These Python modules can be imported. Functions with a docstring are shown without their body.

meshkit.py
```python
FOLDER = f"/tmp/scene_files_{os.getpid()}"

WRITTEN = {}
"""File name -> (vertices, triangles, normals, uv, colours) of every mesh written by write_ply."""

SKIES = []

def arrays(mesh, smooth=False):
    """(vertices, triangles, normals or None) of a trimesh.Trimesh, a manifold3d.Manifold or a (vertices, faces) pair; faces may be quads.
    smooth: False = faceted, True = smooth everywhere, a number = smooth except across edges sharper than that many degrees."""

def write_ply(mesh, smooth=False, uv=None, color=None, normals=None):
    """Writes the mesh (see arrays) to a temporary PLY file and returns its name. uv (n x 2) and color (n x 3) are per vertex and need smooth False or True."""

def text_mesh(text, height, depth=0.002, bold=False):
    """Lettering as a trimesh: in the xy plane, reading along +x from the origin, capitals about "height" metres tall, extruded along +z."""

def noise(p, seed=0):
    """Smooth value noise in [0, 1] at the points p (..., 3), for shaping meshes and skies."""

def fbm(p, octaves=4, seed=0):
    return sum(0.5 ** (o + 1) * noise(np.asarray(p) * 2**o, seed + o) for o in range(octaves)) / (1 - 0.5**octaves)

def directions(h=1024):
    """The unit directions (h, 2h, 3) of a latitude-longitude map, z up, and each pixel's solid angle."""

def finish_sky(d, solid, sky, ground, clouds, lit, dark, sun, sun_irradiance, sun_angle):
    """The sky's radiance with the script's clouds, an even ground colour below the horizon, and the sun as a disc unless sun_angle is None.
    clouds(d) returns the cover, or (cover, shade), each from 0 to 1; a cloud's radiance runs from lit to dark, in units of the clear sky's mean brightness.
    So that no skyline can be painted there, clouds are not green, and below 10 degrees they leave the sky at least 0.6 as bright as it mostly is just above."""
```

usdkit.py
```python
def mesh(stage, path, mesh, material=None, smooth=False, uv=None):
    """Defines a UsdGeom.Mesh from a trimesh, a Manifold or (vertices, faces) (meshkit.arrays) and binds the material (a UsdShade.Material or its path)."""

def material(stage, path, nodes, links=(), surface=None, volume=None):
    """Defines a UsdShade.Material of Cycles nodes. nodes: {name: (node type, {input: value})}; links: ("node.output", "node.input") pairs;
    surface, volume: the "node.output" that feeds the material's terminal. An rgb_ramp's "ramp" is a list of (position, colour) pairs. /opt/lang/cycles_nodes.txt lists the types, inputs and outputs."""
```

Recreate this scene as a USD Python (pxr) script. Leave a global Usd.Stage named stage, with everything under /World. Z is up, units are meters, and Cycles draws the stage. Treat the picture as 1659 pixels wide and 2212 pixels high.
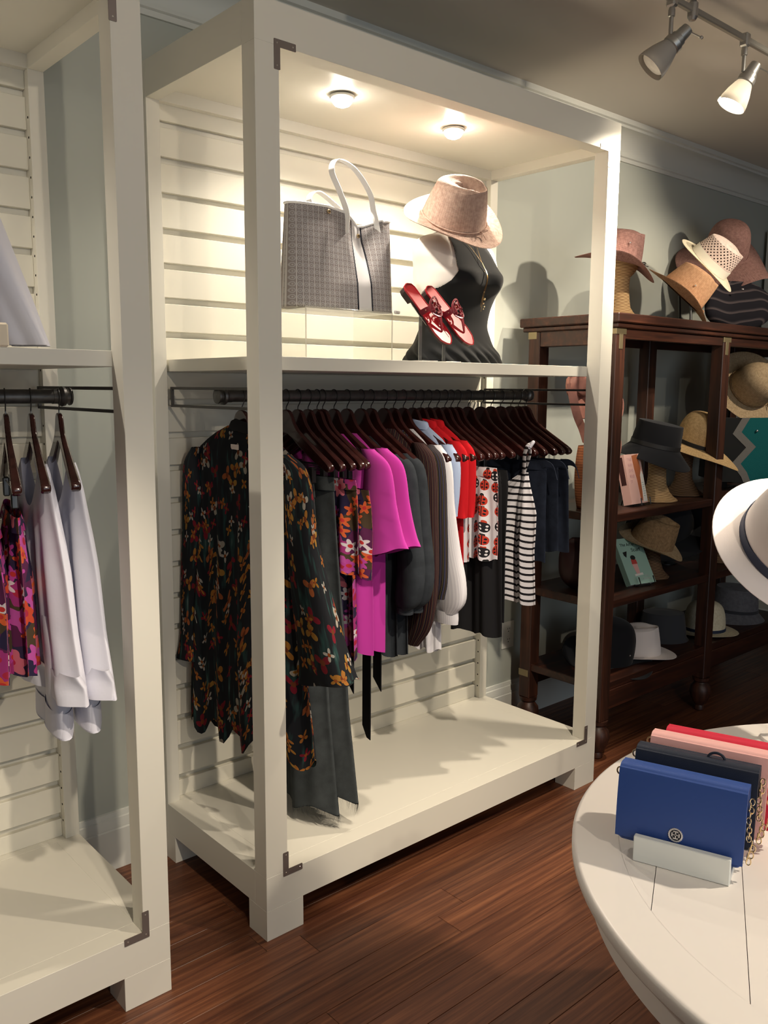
import math, random
import numpy as np, trimesh, usdkit, meshkit
from shapely.geometry import Polygon, Point, LineString, box as sbox
from shapely.ops import unary_union
from shapely import affinity
from pxr import Usd, UsdGeom, UsdLux, UsdShade, Sdf, Gf

stage = Usd.Stage.CreateInMemory()
UsdGeom.SetStageUpAxis(stage, 'Z'); UsdGeom.SetStageMetersPerUnit(stage, 1.0)
WORLD = UsdGeom.Xform.Define(stage, '/World'); stage.SetDefaultPrim(WORLD.GetPrim())
UsdGeom.Scope.Define(stage, '/World/Looks')
random.seed(7); rng = np.random.default_rng(7)
PI = math.pi

# ------------------------------------------------------------------ camera, lights, exposure
CAM = (-1.209, -1.853, 1.520)
cam = UsdGeom.Camera.Define(stage, '/World/Camera')
FW = 36.0
cam.CreateHorizontalApertureAttr(FW); cam.CreateVerticalApertureAttr(FW * 2212 / 1659)
cam.CreateFocalLengthAttr(FW * 1863.6 / 1659); cam.CreateClippingRangeAttr((0.05, 60))
cam.CreateFStopAttr(0.0)
_r = np.array([[0.752, -0.660, 0.006], [-0.090, -0.111, -0.990], [0.653, 0.743, -0.143]])
_f = _r[2] / np.linalg.norm(_r[2]); _x = _r[0] - _f * (_r[0] @ _f); _x /= np.linalg.norm(_x); _u = np.cross(_x, _f)
cam.AddTransformOp().Set(Gf.Matrix4d(*[float(v) for v in np.r_[_x, 0, _u, 0, -_f, 0, CAM, 1]]))
cam.CreateExposureAttr(0.0)

def col(t):  # daylight / lamp tints
    return Gf.Vec3f(*t)
WARM, HALO, DAY = (1.0, 0.86, 0.68), (1.0, 0.90, 0.76), (0.80, 0.90, 1.0)

used = {}
def numbered(parent, name):
    k = (parent, name); n = used.get(k, 0); used[k] = n + 1
    return f'{parent}/{name}' if n == 0 else f'{parent}/{name}_{n:03d}'
def spot(name, pos, aim, power, cone=34, soft=0.6, radius=0.03, tint=WARM):
    l = UsdLux.SphereLight.Define(stage, numbered('/World', name))
    l.CreateRadiusAttr(radius); l.CreateIntensityAttr(power); l.CreateColorAttr(col(tint)); l.CreateNormalizeAttr(True)
    s = UsdLux.ShapingAPI.Apply(l.GetPrim()); s.CreateShapingConeAngleAttr(cone); s.CreateShapingConeSoftnessAttr(soft)
    p, a = np.array(pos, float), np.array(aim, float); z = (p - a) / np.linalg.norm(p - a)
    x = np.cross([0, 0, 1.0], z); x = x / np.linalg.norm(x) if np.linalg.norm(x) > 1e-6 else np.array([1.0, 0, 0]); y = np.cross(z, x)
    l.AddTransformOp().Set(Gf.Matrix4d(*[float(v) for v in np.r_[x, 0, y, 0, z, 0, p, 1]]))

def area(name, pos, aim, w, h, power, tint):
    l = UsdLux.RectLight.Define(stage, '/World/' + name)
    l.CreateWidthAttr(w); l.CreateHeightAttr(h); l.CreateIntensityAttr(power); l.CreateColorAttr(col(tint)); l.CreateNormalizeAttr(True)
    p, a = np.array(pos, float), np.array(aim, float); z = (p - a) / np.linalg.norm(p - a)
    x = np.cross([0, 0, 1.0], z); x /= np.linalg.norm(x); y = np.cross(z, x)
    l.AddTransformOp().Set(Gf.Matrix4d(*[float(v) for v in np.r_[x, 0, y, 0, z, 0, p, 1]]))

# the shop window (an opening in the front wall) and the heads of the two ceiling tracks
area('window_daylight', (-0.6, -5.9, 1.5), (-0.6, 0, 1.3), 4.2, 2.2, 16, DAY)
SPOTS = [  # name, position, aim, power, cone
    ('track_spot_post', (1.70, -0.24, 2.49), (1.48, 0.0, 2.0), 32, 40),
    ('track_spot_rack', (0.25, -1.50, 2.55), (0.90, 0.35, 0.30), 60, 20),
    ('track_spot_left', (-0.65, -1.50, 2.55), (-0.80, 0.3, 0.25), 40, 19),
    ('track_spot_hats', (1.95, -1.5, 2.55), (2.05, 0.55, 2.0), 42, 26),
    ('track_spot_hats_far', (2.9, -1.3, 2.55), (2.8, 0.5, 1.60), 26, 26),
    ('track_spot_table', (1.2, -2.0, 2.55), (0.2, -1.3, 0.76), 48, 38),
    ('track_spot_floor', (-0.7, -3.3, 2.55), (0.3, 0.0, 1.1), 25, 34),
]
for n_, p_, a_, w_, c_ in SPOTS:
    spot(n_, p_, a_, w_, c_)

# ------------------------------------------------------------------ helpers: prims
LOC = {}
def setdata(p, label=None, cat=None, group=None, kind=None):
    for k, v in (('label', label), ('category', cat), ('group', group), ('kind', kind)):
        if v: p.SetCustomDataByKey(k, v)
def thing(name, label, cat, loc=(0, 0, 0), rot=0, group=None, kind=None):
    path = numbered('/World', name); x = UsdGeom.Xform.Define(stage, path)
    x.AddTranslateOp().Set(Gf.Vec3d(*map(float, loc)))
    if rot: x.AddRotateZOp().Set(float(rot))
    setdata(x.GetPrim(), label, cat, group, kind); LOC[path] = (np.array(loc, float), rot)
    return path
def part(parent, name, mesh, mat, label=None, smooth=30, uv=None, kind=None, world=True):
    """one mesh under a thing or a part; geometry given in world coordinates unless world is False"""
    v, f = (np.array(mesh.vertices), np.array(mesh.faces)) if hasattr(mesh, 'vertices') else (np.array(mesh[0], float), np.array(mesh[1]))
    if world:
        loc, rot = LOC['/'.join(parent.split('/')[:3])]
        v = v - loc
        if rot:
            c, s = math.cos(-math.radians(rot)), math.sin(-math.radians(rot)); v = v @ np.array([[c, -s, 0], [s, c, 0], [0, 0, 1]]).T
    path = numbered(parent, name)
    m = usdkit.mesh(stage, path, (v, f), mat, smooth=True if uv is not None else smooth, uv=uv)
    setdata(m.GetPrim(), label, None, None, kind)
    return path
def single(name, mesh, mat, label, cat, group=None, kind=None, smooth=30, uv=None):
    v, f = (np.array(mesh.vertices), np.array(mesh.faces)) if hasattr(mesh, 'vertices') else (np.array(mesh[0], float), np.array(mesh[1]))
    path = numbered('/World', name)
    c = np.array([(v[:, 0].min() + v[:, 0].max()) / 2, (v[:, 1].min() + v[:, 1].max()) / 2, v[:, 2].min()])
    m = usdkit.mesh(stage, path, (v - c, f), mat, smooth=True if uv is not None else smooth, uv=uv)
    m.AddTranslateOp().Set(Gf.Vec3d(*map(float, c))); setdata(m.GetPrim(), label, cat, group, kind)
    return path
def struct(name, mesh, mat, smooth=30):
    path = numbered('/World', name); v, f = (np.array(mesh.vertices), np.array(mesh.faces)) if hasattr(mesh, 'vertices') else mesh
    m = usdkit.mesh(stage, path, (v, f), mat, smooth=smooth); setdata(m.GetPrim(), kind='structure'); LOC[path] = (np.zeros(3), 0)
    return path
def copy_of(src, name, label, cat, loc, rot=0, group=None):
    path = numbered('/World', name); x = UsdGeom.Xform.Define(stage, path)
    x.GetPrim().GetReferences().AddInternalReference(Sdf.Path(src)); x.ClearXformOpOrder()
    t = x.GetPrim().GetAttribute('xformOp:translate'); t.Set(Gf.Vec3d(*map(float, loc)))
    r = x.GetPrim().GetAttribute('xformOp:rotateZ')
    ops = [UsdGeom.XformOp(t)]
    if r and r.IsValid(): r.Set(float(rot)); ops.append(UsdGeom.XformOp(r))
    x.SetXformOpOrder(ops)
    x.GetPrim().SetInstanceable(True); setdata(x.GetPrim(), label, cat, group)
    return path

# ------------------------------------------------------------------ helpers: shapes
def cat(ms): return trimesh.util.concatenate([m if hasattr(m, 'vertices') else trimesh.Trimesh(m[0], tri(m[1]), process=False) for m in ms])
def tri(f):
    f = np.asarray(f); return np.vstack([f[:, [0, 1, 2]], f[:, [0, 2, 3]]]) if f.shape[1] == 4 else f
def bx(x0, x1, y0, y1, z0, z1, c=0.0015):
    c = min(c, (x1 - x0) / 3, (y1 - y0) / 3, (z1 - z0) / 3)
    pts = []
    for sx in (0, 1):
        for sy in (0, 1):
            for sz in (0, 1):
                X, Y, Z = (x0, x1)[sx], (y0, y1)[sy], (z0, z1)[sz]; dx, dy, dz = (c, -c)[sx], (c, -c)[sy], (c, -c)[sz]
                pts += [(X, Y + dy, Z + dz), (X + dx, Y, Z + dz), (X + dx, Y + dy, Z)]
    return trimesh.convex.convex_hull(np.array(pts))
def grid(P, close_u=False, close_v=False):
    """P (n, m, 3) -> mesh of quads"""
    n, m = P.shape[:2]; i, j = np.meshgrid(np.arange(n if close_u else n - 1), np.arange(m if close_v else m - 1), indexing='ij')
    a = i * m + j; b = i * m + (j + 1) % m; c = ((i + 1) % n) * m + (j + 1) % m; d = ((i + 1) % n) * m + j
    return P.reshape(-1, 3), tri(np.stack([a.ravel(), b.ravel(), c.ravel(), d.ravel()], 1))
def loft(P, cap0=False, cap1=False, flip=False):
    """rings P (k, m, 3) joined into a tube, optional end caps"""
    v, f = grid(P, close_v=True); k, m = P.shape[:2]; v = [v]; f = [f]; n = k * m
    for on, r, rev in ((cap0, 0, True), (cap1, k - 1, False)):
        if on:
            v.append(P[r].mean(0)[None]); j = np.arange(m); t = np.stack([r * m + j, r * m + (j + 1) % m, np.full(m, n)], 1)
            f.append(t[:, ::-1] if rev else t); n += 1
    v, f = np.vstack(v), np.vstack(f)
    return v, (f[:, ::-1] if flip else f)
def lathe(prof, n=32, at=(0, 0, 0)):
    a = np.arange(n) / n * 2 * PI; p = np.array(prof, float)
    P = np.stack([p[:, :1] * np.cos(a), p[:, :1] * np.sin(a), np.repeat(p[:, 1:2], n, 1)], -1) + np.array(at)
    return loft(P, cap0=p[0, 0] > 1e-6, cap1=p[-1, 0] > 1e-6)
def tube(path, r, n=8, cap=True, closed=False):
    p = np.array(path, float); k = len(p); r = np.broadcast_to(np.asarray(r, float), (k,))
    t = np.gradient(p, axis=0) if not closed else np.roll(p, -1, 0) - np.roll(p, 1, 0)
    t /= np.linalg.norm(t, axis=1, keepdims=True) + 1e-12
    u = np.cross(t[0], [0.3, 0.2, 0.93]); u /= np.linalg.norm(u); P = []
    a = np.arange(n) / n * 2 * PI
    for i in range(k):
        u = u - t[i] * (u @ t[i]); u /= np.linalg.norm(u) + 1e-12; w = np.cross(t[i], u)
        P.append(p[i] + r[i] * (np.cos(a)[:, None] * u + np.sin(a)[:, None] * w))
    P = np.array(P)
    if closed:
        v, f = grid(P, close_u=True, close_v=True); return v, f
    return loft(P, cap, cap)
def ribbon(path, width_dir, w, th=0.002):
    """flat strap along a path: width_dir per path or one vector"""
    p = np.array(path, float); wd = np.broadcast_to(np.asarray(width_dir, float), p.shape); wd = wd / np.linalg.norm(wd, axis=1, keepdims=True)
    t = np.gradient(p, axis=0); nrm = np.cross(t, wd); nrm /= np.linalg.norm(nrm, axis=1, keepdims=True) + 1e-12
    w = np.broadcast_to(np.asarray(w, float), (len(p),))[:, None]
    P = np.stack([p - wd * w / 2 - nrm * th / 2, p + wd * w / 2 - nrm * th / 2, p + wd * w / 2 + nrm * th / 2, p - wd * w / 2 + nrm * th / 2], 1)
    return loft(P, True, True)
def smoothpath(ctrl, n=24):
    c = np.array(ctrl, float); k = len(c); t = np.linspace(0, k - 1, n); out = []
    e = np.vstack([2 * c[0] - c[1], c, 2 * c[-1] - c[-2]])
    for s in t:
        i = min(int(s), k - 2); u = s - i; a, b, d, g = e[i], e[i + 1], e[i + 2], e[i + 3]
        out.append(0.5 * (2 * b + (d - a) * u + (2 * a - 5 * b + 4 * d - g) * u * u + (3 * b - a - 3 * d + g) * u ** 3))
    return np.array(out)
def extrude(poly, h):
    gs = getattr(poly, 'geoms', [poly]); return cat([trimesh.creation.extrude_polygon(g, h, engine='earcut') for g in gs if g.area > 1e-9])
def frame(mesh, o, ex, ey, ez):
    v, f = (np.array(mesh.vertices), np.array(mesh.faces)) if hasattr(mesh, 'vertices') else mesh
    B = np.stack([np.asarray(ex, float), np.asarray(ey, float), np.asarray(ez, float)]); return np.asarray(v) @ B + np.asarray(o, float), f
def unit(v): v = np.asarray(v, float); return v / np.linalg.norm(v)
def basis(z, xhint):
    z = unit(z); x = np.asarray(xhint, float); x = unit(x - z * (x @ z)); return x, np.cross(z, x), z
def lean(a, b, c):
    """a direction: a along the aisle to the right, b up, c out towards the customer"""
    return unit((0.75 * a - 0.65 * c, -0.66 * a - 0.74 * c, b))

# ------------------------------------------------------------------ helpers: materials
M = {}
def mat(name, color, rough=0.5, spec=0.5, metal=0.0, noise=None, bump=None, coat=0.0, sheen=0.0, extra=None):
    """plain principled surface; noise = (scale, amount) varies tone; bump = (scale, strength, distance)"""
    p = {'base_color': color, 'roughness': rough, 'specular_ior_level': spec, 'metallic': metal}
    if coat: p['coat_weight'] = coat
    if sheen: p['sheen_weight'] = sheen
    if extra: p.update(extra)
    N, L = {'p': ('principled_bsdf', p)}, []
    if noise or bump: N['tc'] = ('texture_coordinate', {})
    if noise:
        N['n'] = ('noise_texture', {'scale': noise[0], 'detail': 3.0}); L.append(('tc.object', 'n.vector'))
        lo, hi = 1 - noise[1], 1 + noise[1]
        N['r'] = ('rgb_ramp', {'ramp': [(0.3, tuple(c * lo for c in color)), (0.7, tuple(min(1, c * hi) for c in color))]})
        L += [('n.fac', 'r.fac'), ('r.color', 'p.base_color')]
    if bump:
        N['bn'] = ('noise_texture', {'scale': bump[0], 'detail': 2.0}); N['b'] = ('bump', {'strength': bump[1], 'distance': bump[2]})
        L += [('tc.object', 'bn.vector'), ('bn.fac', 'b.height'), ('b.normal', 'p.normal')]
    M[name] = usdkit.material(stage, '/World/Looks/' + name, N, L, surface='p.BSDF'); return M[name]
class G:
    """small builder of node graphs"""
    def __init__(s): s.N, s.L, s.k = {}, [], 0
    def add(s, kind, ins=None, **links):
        n = f'n{s.k}'; s.k += 1; vals = {}
        for a, b in {**(ins or {}), **links}.items():
            if isinstance(b, str) and '.' in b: s.L.append((b, f'{n}.{a}'))
            else: vals[a] = b
        s.N[n] = (kind, vals); return n
    def math(s, op, a, b=0.0, c=0.0): return s.add('math', {'math_type': op, 'value1': a, 'value2': b, 'value3': c}) + '.value'
    def mix(s, fac, a, b): return s.add('mix_color', {'fac': fac, 'a': a, 'b': b}) + '.result'
    def uv(s, su=1.0, sv=1.0, ou=0.0, ov=0.0):
        t = s.add('texture_coordinate'); return s.add('mapping', {'vector': t + '.UV', 'scale': (su, sv, 1.0), 'location': (ou, ov, 0.0)}) + '.vector'
    def done(s, name, color, rough=0.8, spec=0.3, sheen=0.0, rough_link=None, bump=None, extra=None):
        p = s.add('principled_bsdf', {'base_color': color, 'roughness': rough, 'specular_ior_level': spec, 'sheen_weight': sheen, **(extra or {})})
        if bump: s.L.append((bump, p + '.normal'))
        M[name] = usdkit.material(stage, '/World/Looks/' + name, s.N, s.L, surface=p + '.BSDF'); return M[name]
def flowers(g, base, size, palette, r0, petals=5, density=0.6, center=(0.5, 0.25, 0.02), off=(0.0, 0.0), stretch=1.0, depth=0.45):
    """scatters procedural flower heads over a colour (flat printed cloth)"""
    v = g.uv(1 / size, 1 / (size * stretch), *off)
    vo = g.add('voronoi_texture', {'dimensions': '2D', 'feature': 'f1', 'vector': v, 'scale': 1.0, 'randomness': 0.85})
    d = g.add('vector_math', {'math_type': 'subtract', 'vector1': v, 'vector2': vo + '.position'}) + '.vector'
    s = g.add('separate_xyz', {'vector': d}); c = g.add('separate_color', {'color': vo + '.color'})
    ang = g.math('add', g.math('arctan2', s + '.y', s + '.x'), g.math('multiply', c + '.b', 6.28))
    pet = g.math('multiply_add', g.math('cosine', g.math('multiply', ang, float(petals))), depth * 0.5, 1 - depth * 0.5)
    rad = g.math('multiply', pet, r0)
    m = g.math('multiply', g.math('less_than', vo + '.distance', rad), g.math('less_than', c + '.r', density))
    n = len(palette); ramp = g.add('rgb_ramp', {'ramp': [(i / n, p) for i, p in enumerate(palette)], 'interpolate': False, 'fac': c + '.g'})
    cm = g.math('multiply', g.math('less_than', vo + '.distance', r0 * 0.28), m)
    return g.mix(cm, g.mix(m, base, ramp + '.color'), center)

# ------------------------------------------------------------------ materials
mat('cabinet_white', (0.74, 0.715, 0.63), 0.42, 0.4, bump=(160, 0.05, 0.001))
mat('slat_white', (0.74, 0.71, 0.61), 0.45, 0.4)
mat('wall_paint', (0.48, 0.505, 0.455), 0.75, 0.3, bump=(260, 0.06, 0.001))
mat('ceiling_paint', (0.74, 0.70, 0.64), 0.9, 0.2)
mat('trim_paint', (0.70, 0.71, 0.66), 0.5, 0.4)
mat('side_wall', (0.42, 0.40, 0.36), 0.9, 0.2)
mat('hanger_wood', (0.032, 0.008, 0.007), 0.16, 0.5, coat=0.6, noise=(30, 0.35))
mat('hook_steel', (0.10, 0.10, 0.10), 0.35, metal=0.9)
mat('rail_steel', (0.13, 0.125, 0.12), 0.42, metal=0.85, noise=(40, 0.2))
mat('bracket_steel', (0.10, 0.095, 0.09), 0.5, metal=0.6)
mat('corner_plate_metal', (0.26, 0.22, 0.20), 0.5, metal=0.7)
mat('screw_head', (0.75, 0.72, 0.66), 0.3, metal=0.9)
mat('dark_hole', (0.02, 0.018, 0.015), 0.9)
mat('brass', (0.75, 0.58, 0.30), 0.3, metal=1.0)
mat('old_brass', (0.32, 0.26, 0.15), 0.45, metal=0.8)
mat('gold', (0.90, 0.70, 0.42), 0.22, metal=1.0)
mat('satin_nickel', (0.42, 0.42, 0.40), 0.38, metal=0.8)
mat('track_bar_metal', (0.36, 0.35, 0.31), 0.45, metal=0.5)
mat('white_plastic', (0.78, 0.77, 0.72), 0.35)
mat('white_leather', (0.86, 0.84, 0.82), 0.4, bump=(400, 0.1, 0.001))
mat('mannequin_skin', (0.80, 0.75, 0.70), 0.5)
mat('black_knit', (0.010, 0.011, 0.012), 0.85, 0.2, sheen=0.1)
mat('black_cloth', (0.012, 0.012, 0.014), 0.9, 0.2, bump=(500, 0.2, 0.001))
mat('black_wire', (0.012, 0.012, 0.012), 0.4)
mat('charcoal_cloth', (0.050, 0.057, 0.060), 0.95, 0.1, bump=(700, 0.25, 0.001), noise=(25, 0.2))
mat('charcoal_fringe', (0.12, 0.14, 0.15), 0.95, 0.1)
mat('dark_denim', (0.030, 0.035, 0.042), 0.95, 0.1, bump=(700, 0.25, 0.001), noise=(25, 0.2))
mat('navy_cloth', (0.014, 0.018, 0.030), 0.95, 0.1, bump=(500, 0.25, 0.001), noise=(30, 0.25))
mat('magenta_cloth', (0.50, 0.040, 0.34), 0.9, 0.15, sheen=0.15)
mat('red_cloth', (0.50, 0.012, 0.018), 0.95, 0.1)
mat('pale_blue_cloth', (0.36, 0.44, 0.62), 0.9, 0.1)
mat('white_cloth', (0.68, 0.68, 0.77), 0.95, 0.1, bump=(60, 0.15, 0.002))
mat('label_cloth', (0.72, 0.62, 0.58), 0.9)
mat('blue_leather', (0.030, 0.075, 0.285), 0.5, 0.4, bump=(900, 0.25, 0.0006))
mat('navy_leather', (0.012, 0.018, 0.036), 0.5, 0.4, bump=(900, 0.3, 0.0006))
mat('pink_leather', (0.80, 0.44, 0.42), 0.5, 0.4, bump=(900, 0.2, 0.0006))
mat('red_leather', (0.60, 0.022, 0.055), 0.5, 0.4, bump=(900, 0.2, 0.0006))
mat('sandal_red', (0.36, 0.010, 0.018), 0.32, 0.5)
mat('sandal_strap_red', (0.22, 0.014, 0.026), 0.35, 0.5)
mat('sandal_sole', (0.030, 0.016, 0.014), 0.6)
mat('silver', (0.80, 0.80, 0.84), 0.25, metal=1.0)
mat('frosted_block', (0.80, 0.83, 0.80), 0.35, 0.5)
mat('table_white', (0.83, 0.79, 0.75), 0.33, 0.45)
mat('hat_felt_white', (0.78, 0.72, 0.70), 0.95, 0.1, bump=(420, 0.12, 0.001), sheen=0.2)
mat('hat_felt_black', (0.013, 0.014, 0.017), 0.95, 0.1, sheen=0.15)
mat('hat_felt_grey', (0.13, 0.13, 0.145), 0.95, 0.1, sheen=0.15, noise=(60, 0.15))
mat('hat_felt_dark', (0.045, 0.047, 0.055), 0.95, 0.1, sheen=0.15)
mat('ribbon_navy', (0.012, 0.022, 0.060), 0.6)
mat('ribbon_black', (0.010, 0.010, 0.011), 0.6)
mat('ribbon_cream', (0.76, 0.72, 0.62), 0.7)
mat('teal_knit', (0.010, 0.105, 0.110), 0.95, 0.1, bump=(300, 0.4, 0.002))
mat('grey_knit', (0.16, 0.155, 0.145), 0.95, 0.1, bump=(300, 0.4, 0.002))
mat('pink_bag_leather', (0.42, 0.19, 0.15), 0.55, 0.35, noise=(30, 0.15))
mat('burgundy_bag_leather', (0.040, 0.014, 0.014), 0.5, 0.4)
mat('paper_white', (0.82, 0.80, 0.74), 0.8)
mat('book_pink', (0.78, 0.48, 0.42), 0.6)
mat('book_rust', (0.42, 0.13, 0.05), 0.6)
mat('book_maroon', (0.06, 0.018, 0.016), 0.6)
mat('book_mint', (0.36, 0.56, 0.47), 0.6)
mat('print_black', (0.012, 0.014, 0.013), 0.7)
mat('print_red', (0.55, 0.06, 0.05), 0.7)
mat('print_pale_pink', (0.82, 0.45, 0.42), 0.7)
mat('print_faint', (0.62, 0.36, 0.36), 0.7)
mat('print_grey', (0.42, 0.52, 0.48), 0.7)
mat('tag_red', (0.35, 0.02, 0.02), 0.6)
mat('cream_card', (0.80, 0.70, 0.55), 0.7)
M['lamp_glow'] = usdkit.material(stage, '/World/Looks/lamp_glow', {'e': ('emission', {'color': (1.0, 0.90, 0.78), 'strength': 60.0})}, [], surface='e.emission')
M['bulb_glow'] = usdkit.material(stage, '/World/Looks/bulb_glow', {'e': ('emission', {'color': (1.0, 0.90, 0.72), 'strength': 14.0})}, [], surface='e.emission')
M['frosted_glass'] = usdkit.material(stage, '/World/Looks/frosted_glass', {'d': ('principled_bsdf', {'base_color': (0.60, 0.58, 0.54), 'roughness': 0.35}), 't': ('translucent_bsdf', {'color': (0.62, 0.58, 0.52)}), 'm': ('mix_closure', {'fac': 0.45})}, [('d.BSDF', 'm.closure1'), ('t.BSDF', 'm.closure2')], surface='m.closure')
M['clear_acrylic'] = usdkit.material(stage, '/World/Looks/clear_acrylic', {'ge': ('geometry', {}), 'f': ('fresnel', {'IOR': 1.49}), 'iv': ('math', {'math_type': 'subtract', 'value1': 1.0}), 'mu': ('math', {'math_type': 'multiply'}), 't': ('transparent_bsdf', {'color': (0.95, 0.955, 0.94)}), 'g': ('glossy_bsdf', {'roughness': 0.04}), 'm': ('mix_closure', {})}, [('ge.backfacing', 'iv.value2'), ('f.fac', 'mu.value1'), ('iv.value', 'mu.value2'), ('mu.value', 'm.fac'), ('t.BSDF', 'm.closure1'), ('g.BSDF', 'm.closure2')], surface='m.closure')
M['acrylic_edge'] = usdkit.material(stage, '/World/Looks/acrylic_edge', {'t': ('transparent_bsdf', {'color': (0.95, 0.95, 0.93)}), 'd': ('principled_bsdf', {'base_color': (0.72, 0.69, 0.62), 'roughness': 0.2}), 'm': ('mix_closure', {'fac': 0.45})}, [('t.BSDF', 'm.closure1'), ('d.BSDF', 'm.closure2')], surface='m.closure')
M['window_pane'] = usdkit.material(stage, '/World/Looks/window_pane', {'ge': ('geometry', {}), 'f': ('fresnel', {'IOR': 1.45}), 'iv': ('math', {'math_type': 'subtract', 'value1': 1.0}), 'mu': ('math', {'math_type': 'multiply'}), 't': ('transparent_bsdf', {}), 'g': ('glossy_bsdf', {'roughness': 0.02}), 'm': ('mix_closure', {})}, [('ge.backfacing', 'iv.value2'), ('f.fac', 'mu.value1'), ('iv.value', 'mu.value2'), ('mu.value', 'm.fac'), ('t.BSDF', 'm.closure1'), ('g.BSDF', 'm.closure2')], surface='m.closure')

def wood(name, dark, mid, light, scale, stretch, rough, seed_by_object=True, coat=0.0):
    g = G(); tc = g.add('texture_coordinate'); geo = g.add('geometry')
    vec = g.add('mapping', {'vector': geo + '.position', 'scale': stretch}) + '.vector'
    if seed_by_object:
        oi = g.add('object_info'); sh = g.add('combine_xyz', {'x': g.math('multiply', oi + '.random', 37.0), 'y': g.math('multiply', oi + '.random', 91.0), 'z': 0.0})
        vec = g.add('vector_math', {'math_type': 'add', 'vector1': vec, 'vector2': sh + '.vector'}) + '.vector'
    n = g.add('noise_texture', {'vector': vec, 'scale': scale, 'detail': 5.0, 'roughness': 0.6})
    ramp = g.add('rgb_ramp', {'ramp': [(0.32, dark), (0.5, mid), (0.68, light)], 'fac': n + '.fac'})
    c = ramp + '.color'
    if seed_by_object:
        oi2 = g.add('object_info'); val = g.math('multiply_add', oi2 + '.random', 0.5, 0.75)
        c = g.add('hsv', {'color': c, 'value': val}) + '.color'
    b = g.add('bump', {'height': n + '.fac', 'strength': 0.08, 'distance': 0.001})
    g.done(name, c, rough, 0.45, bump=b + '.normal', extra={'coat_weight': coat} if coat else None)
wood('floor_bamboo', (0.060, 0.018, 0.009), (0.112, 0.038, 0.017), (0.19, 0.072, 0.031), 1.0, (2.2, 70.0, 10.0), 0.42)
wood('mahogany', (0.020, 0.008, 0.005), (0.036, 0.011, 0.006), (0.072, 0.022, 0.010), 1.0, (3.0, 40.0, 40.0), 0.45, False)
wood('mahogany_upright', (0.020, 0.008, 0.005), (0.040, 0.014, 0.008), (0.075, 0.026, 0.014), 1.0, (40.0, 40.0, 3.0), 0.45, False)

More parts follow.
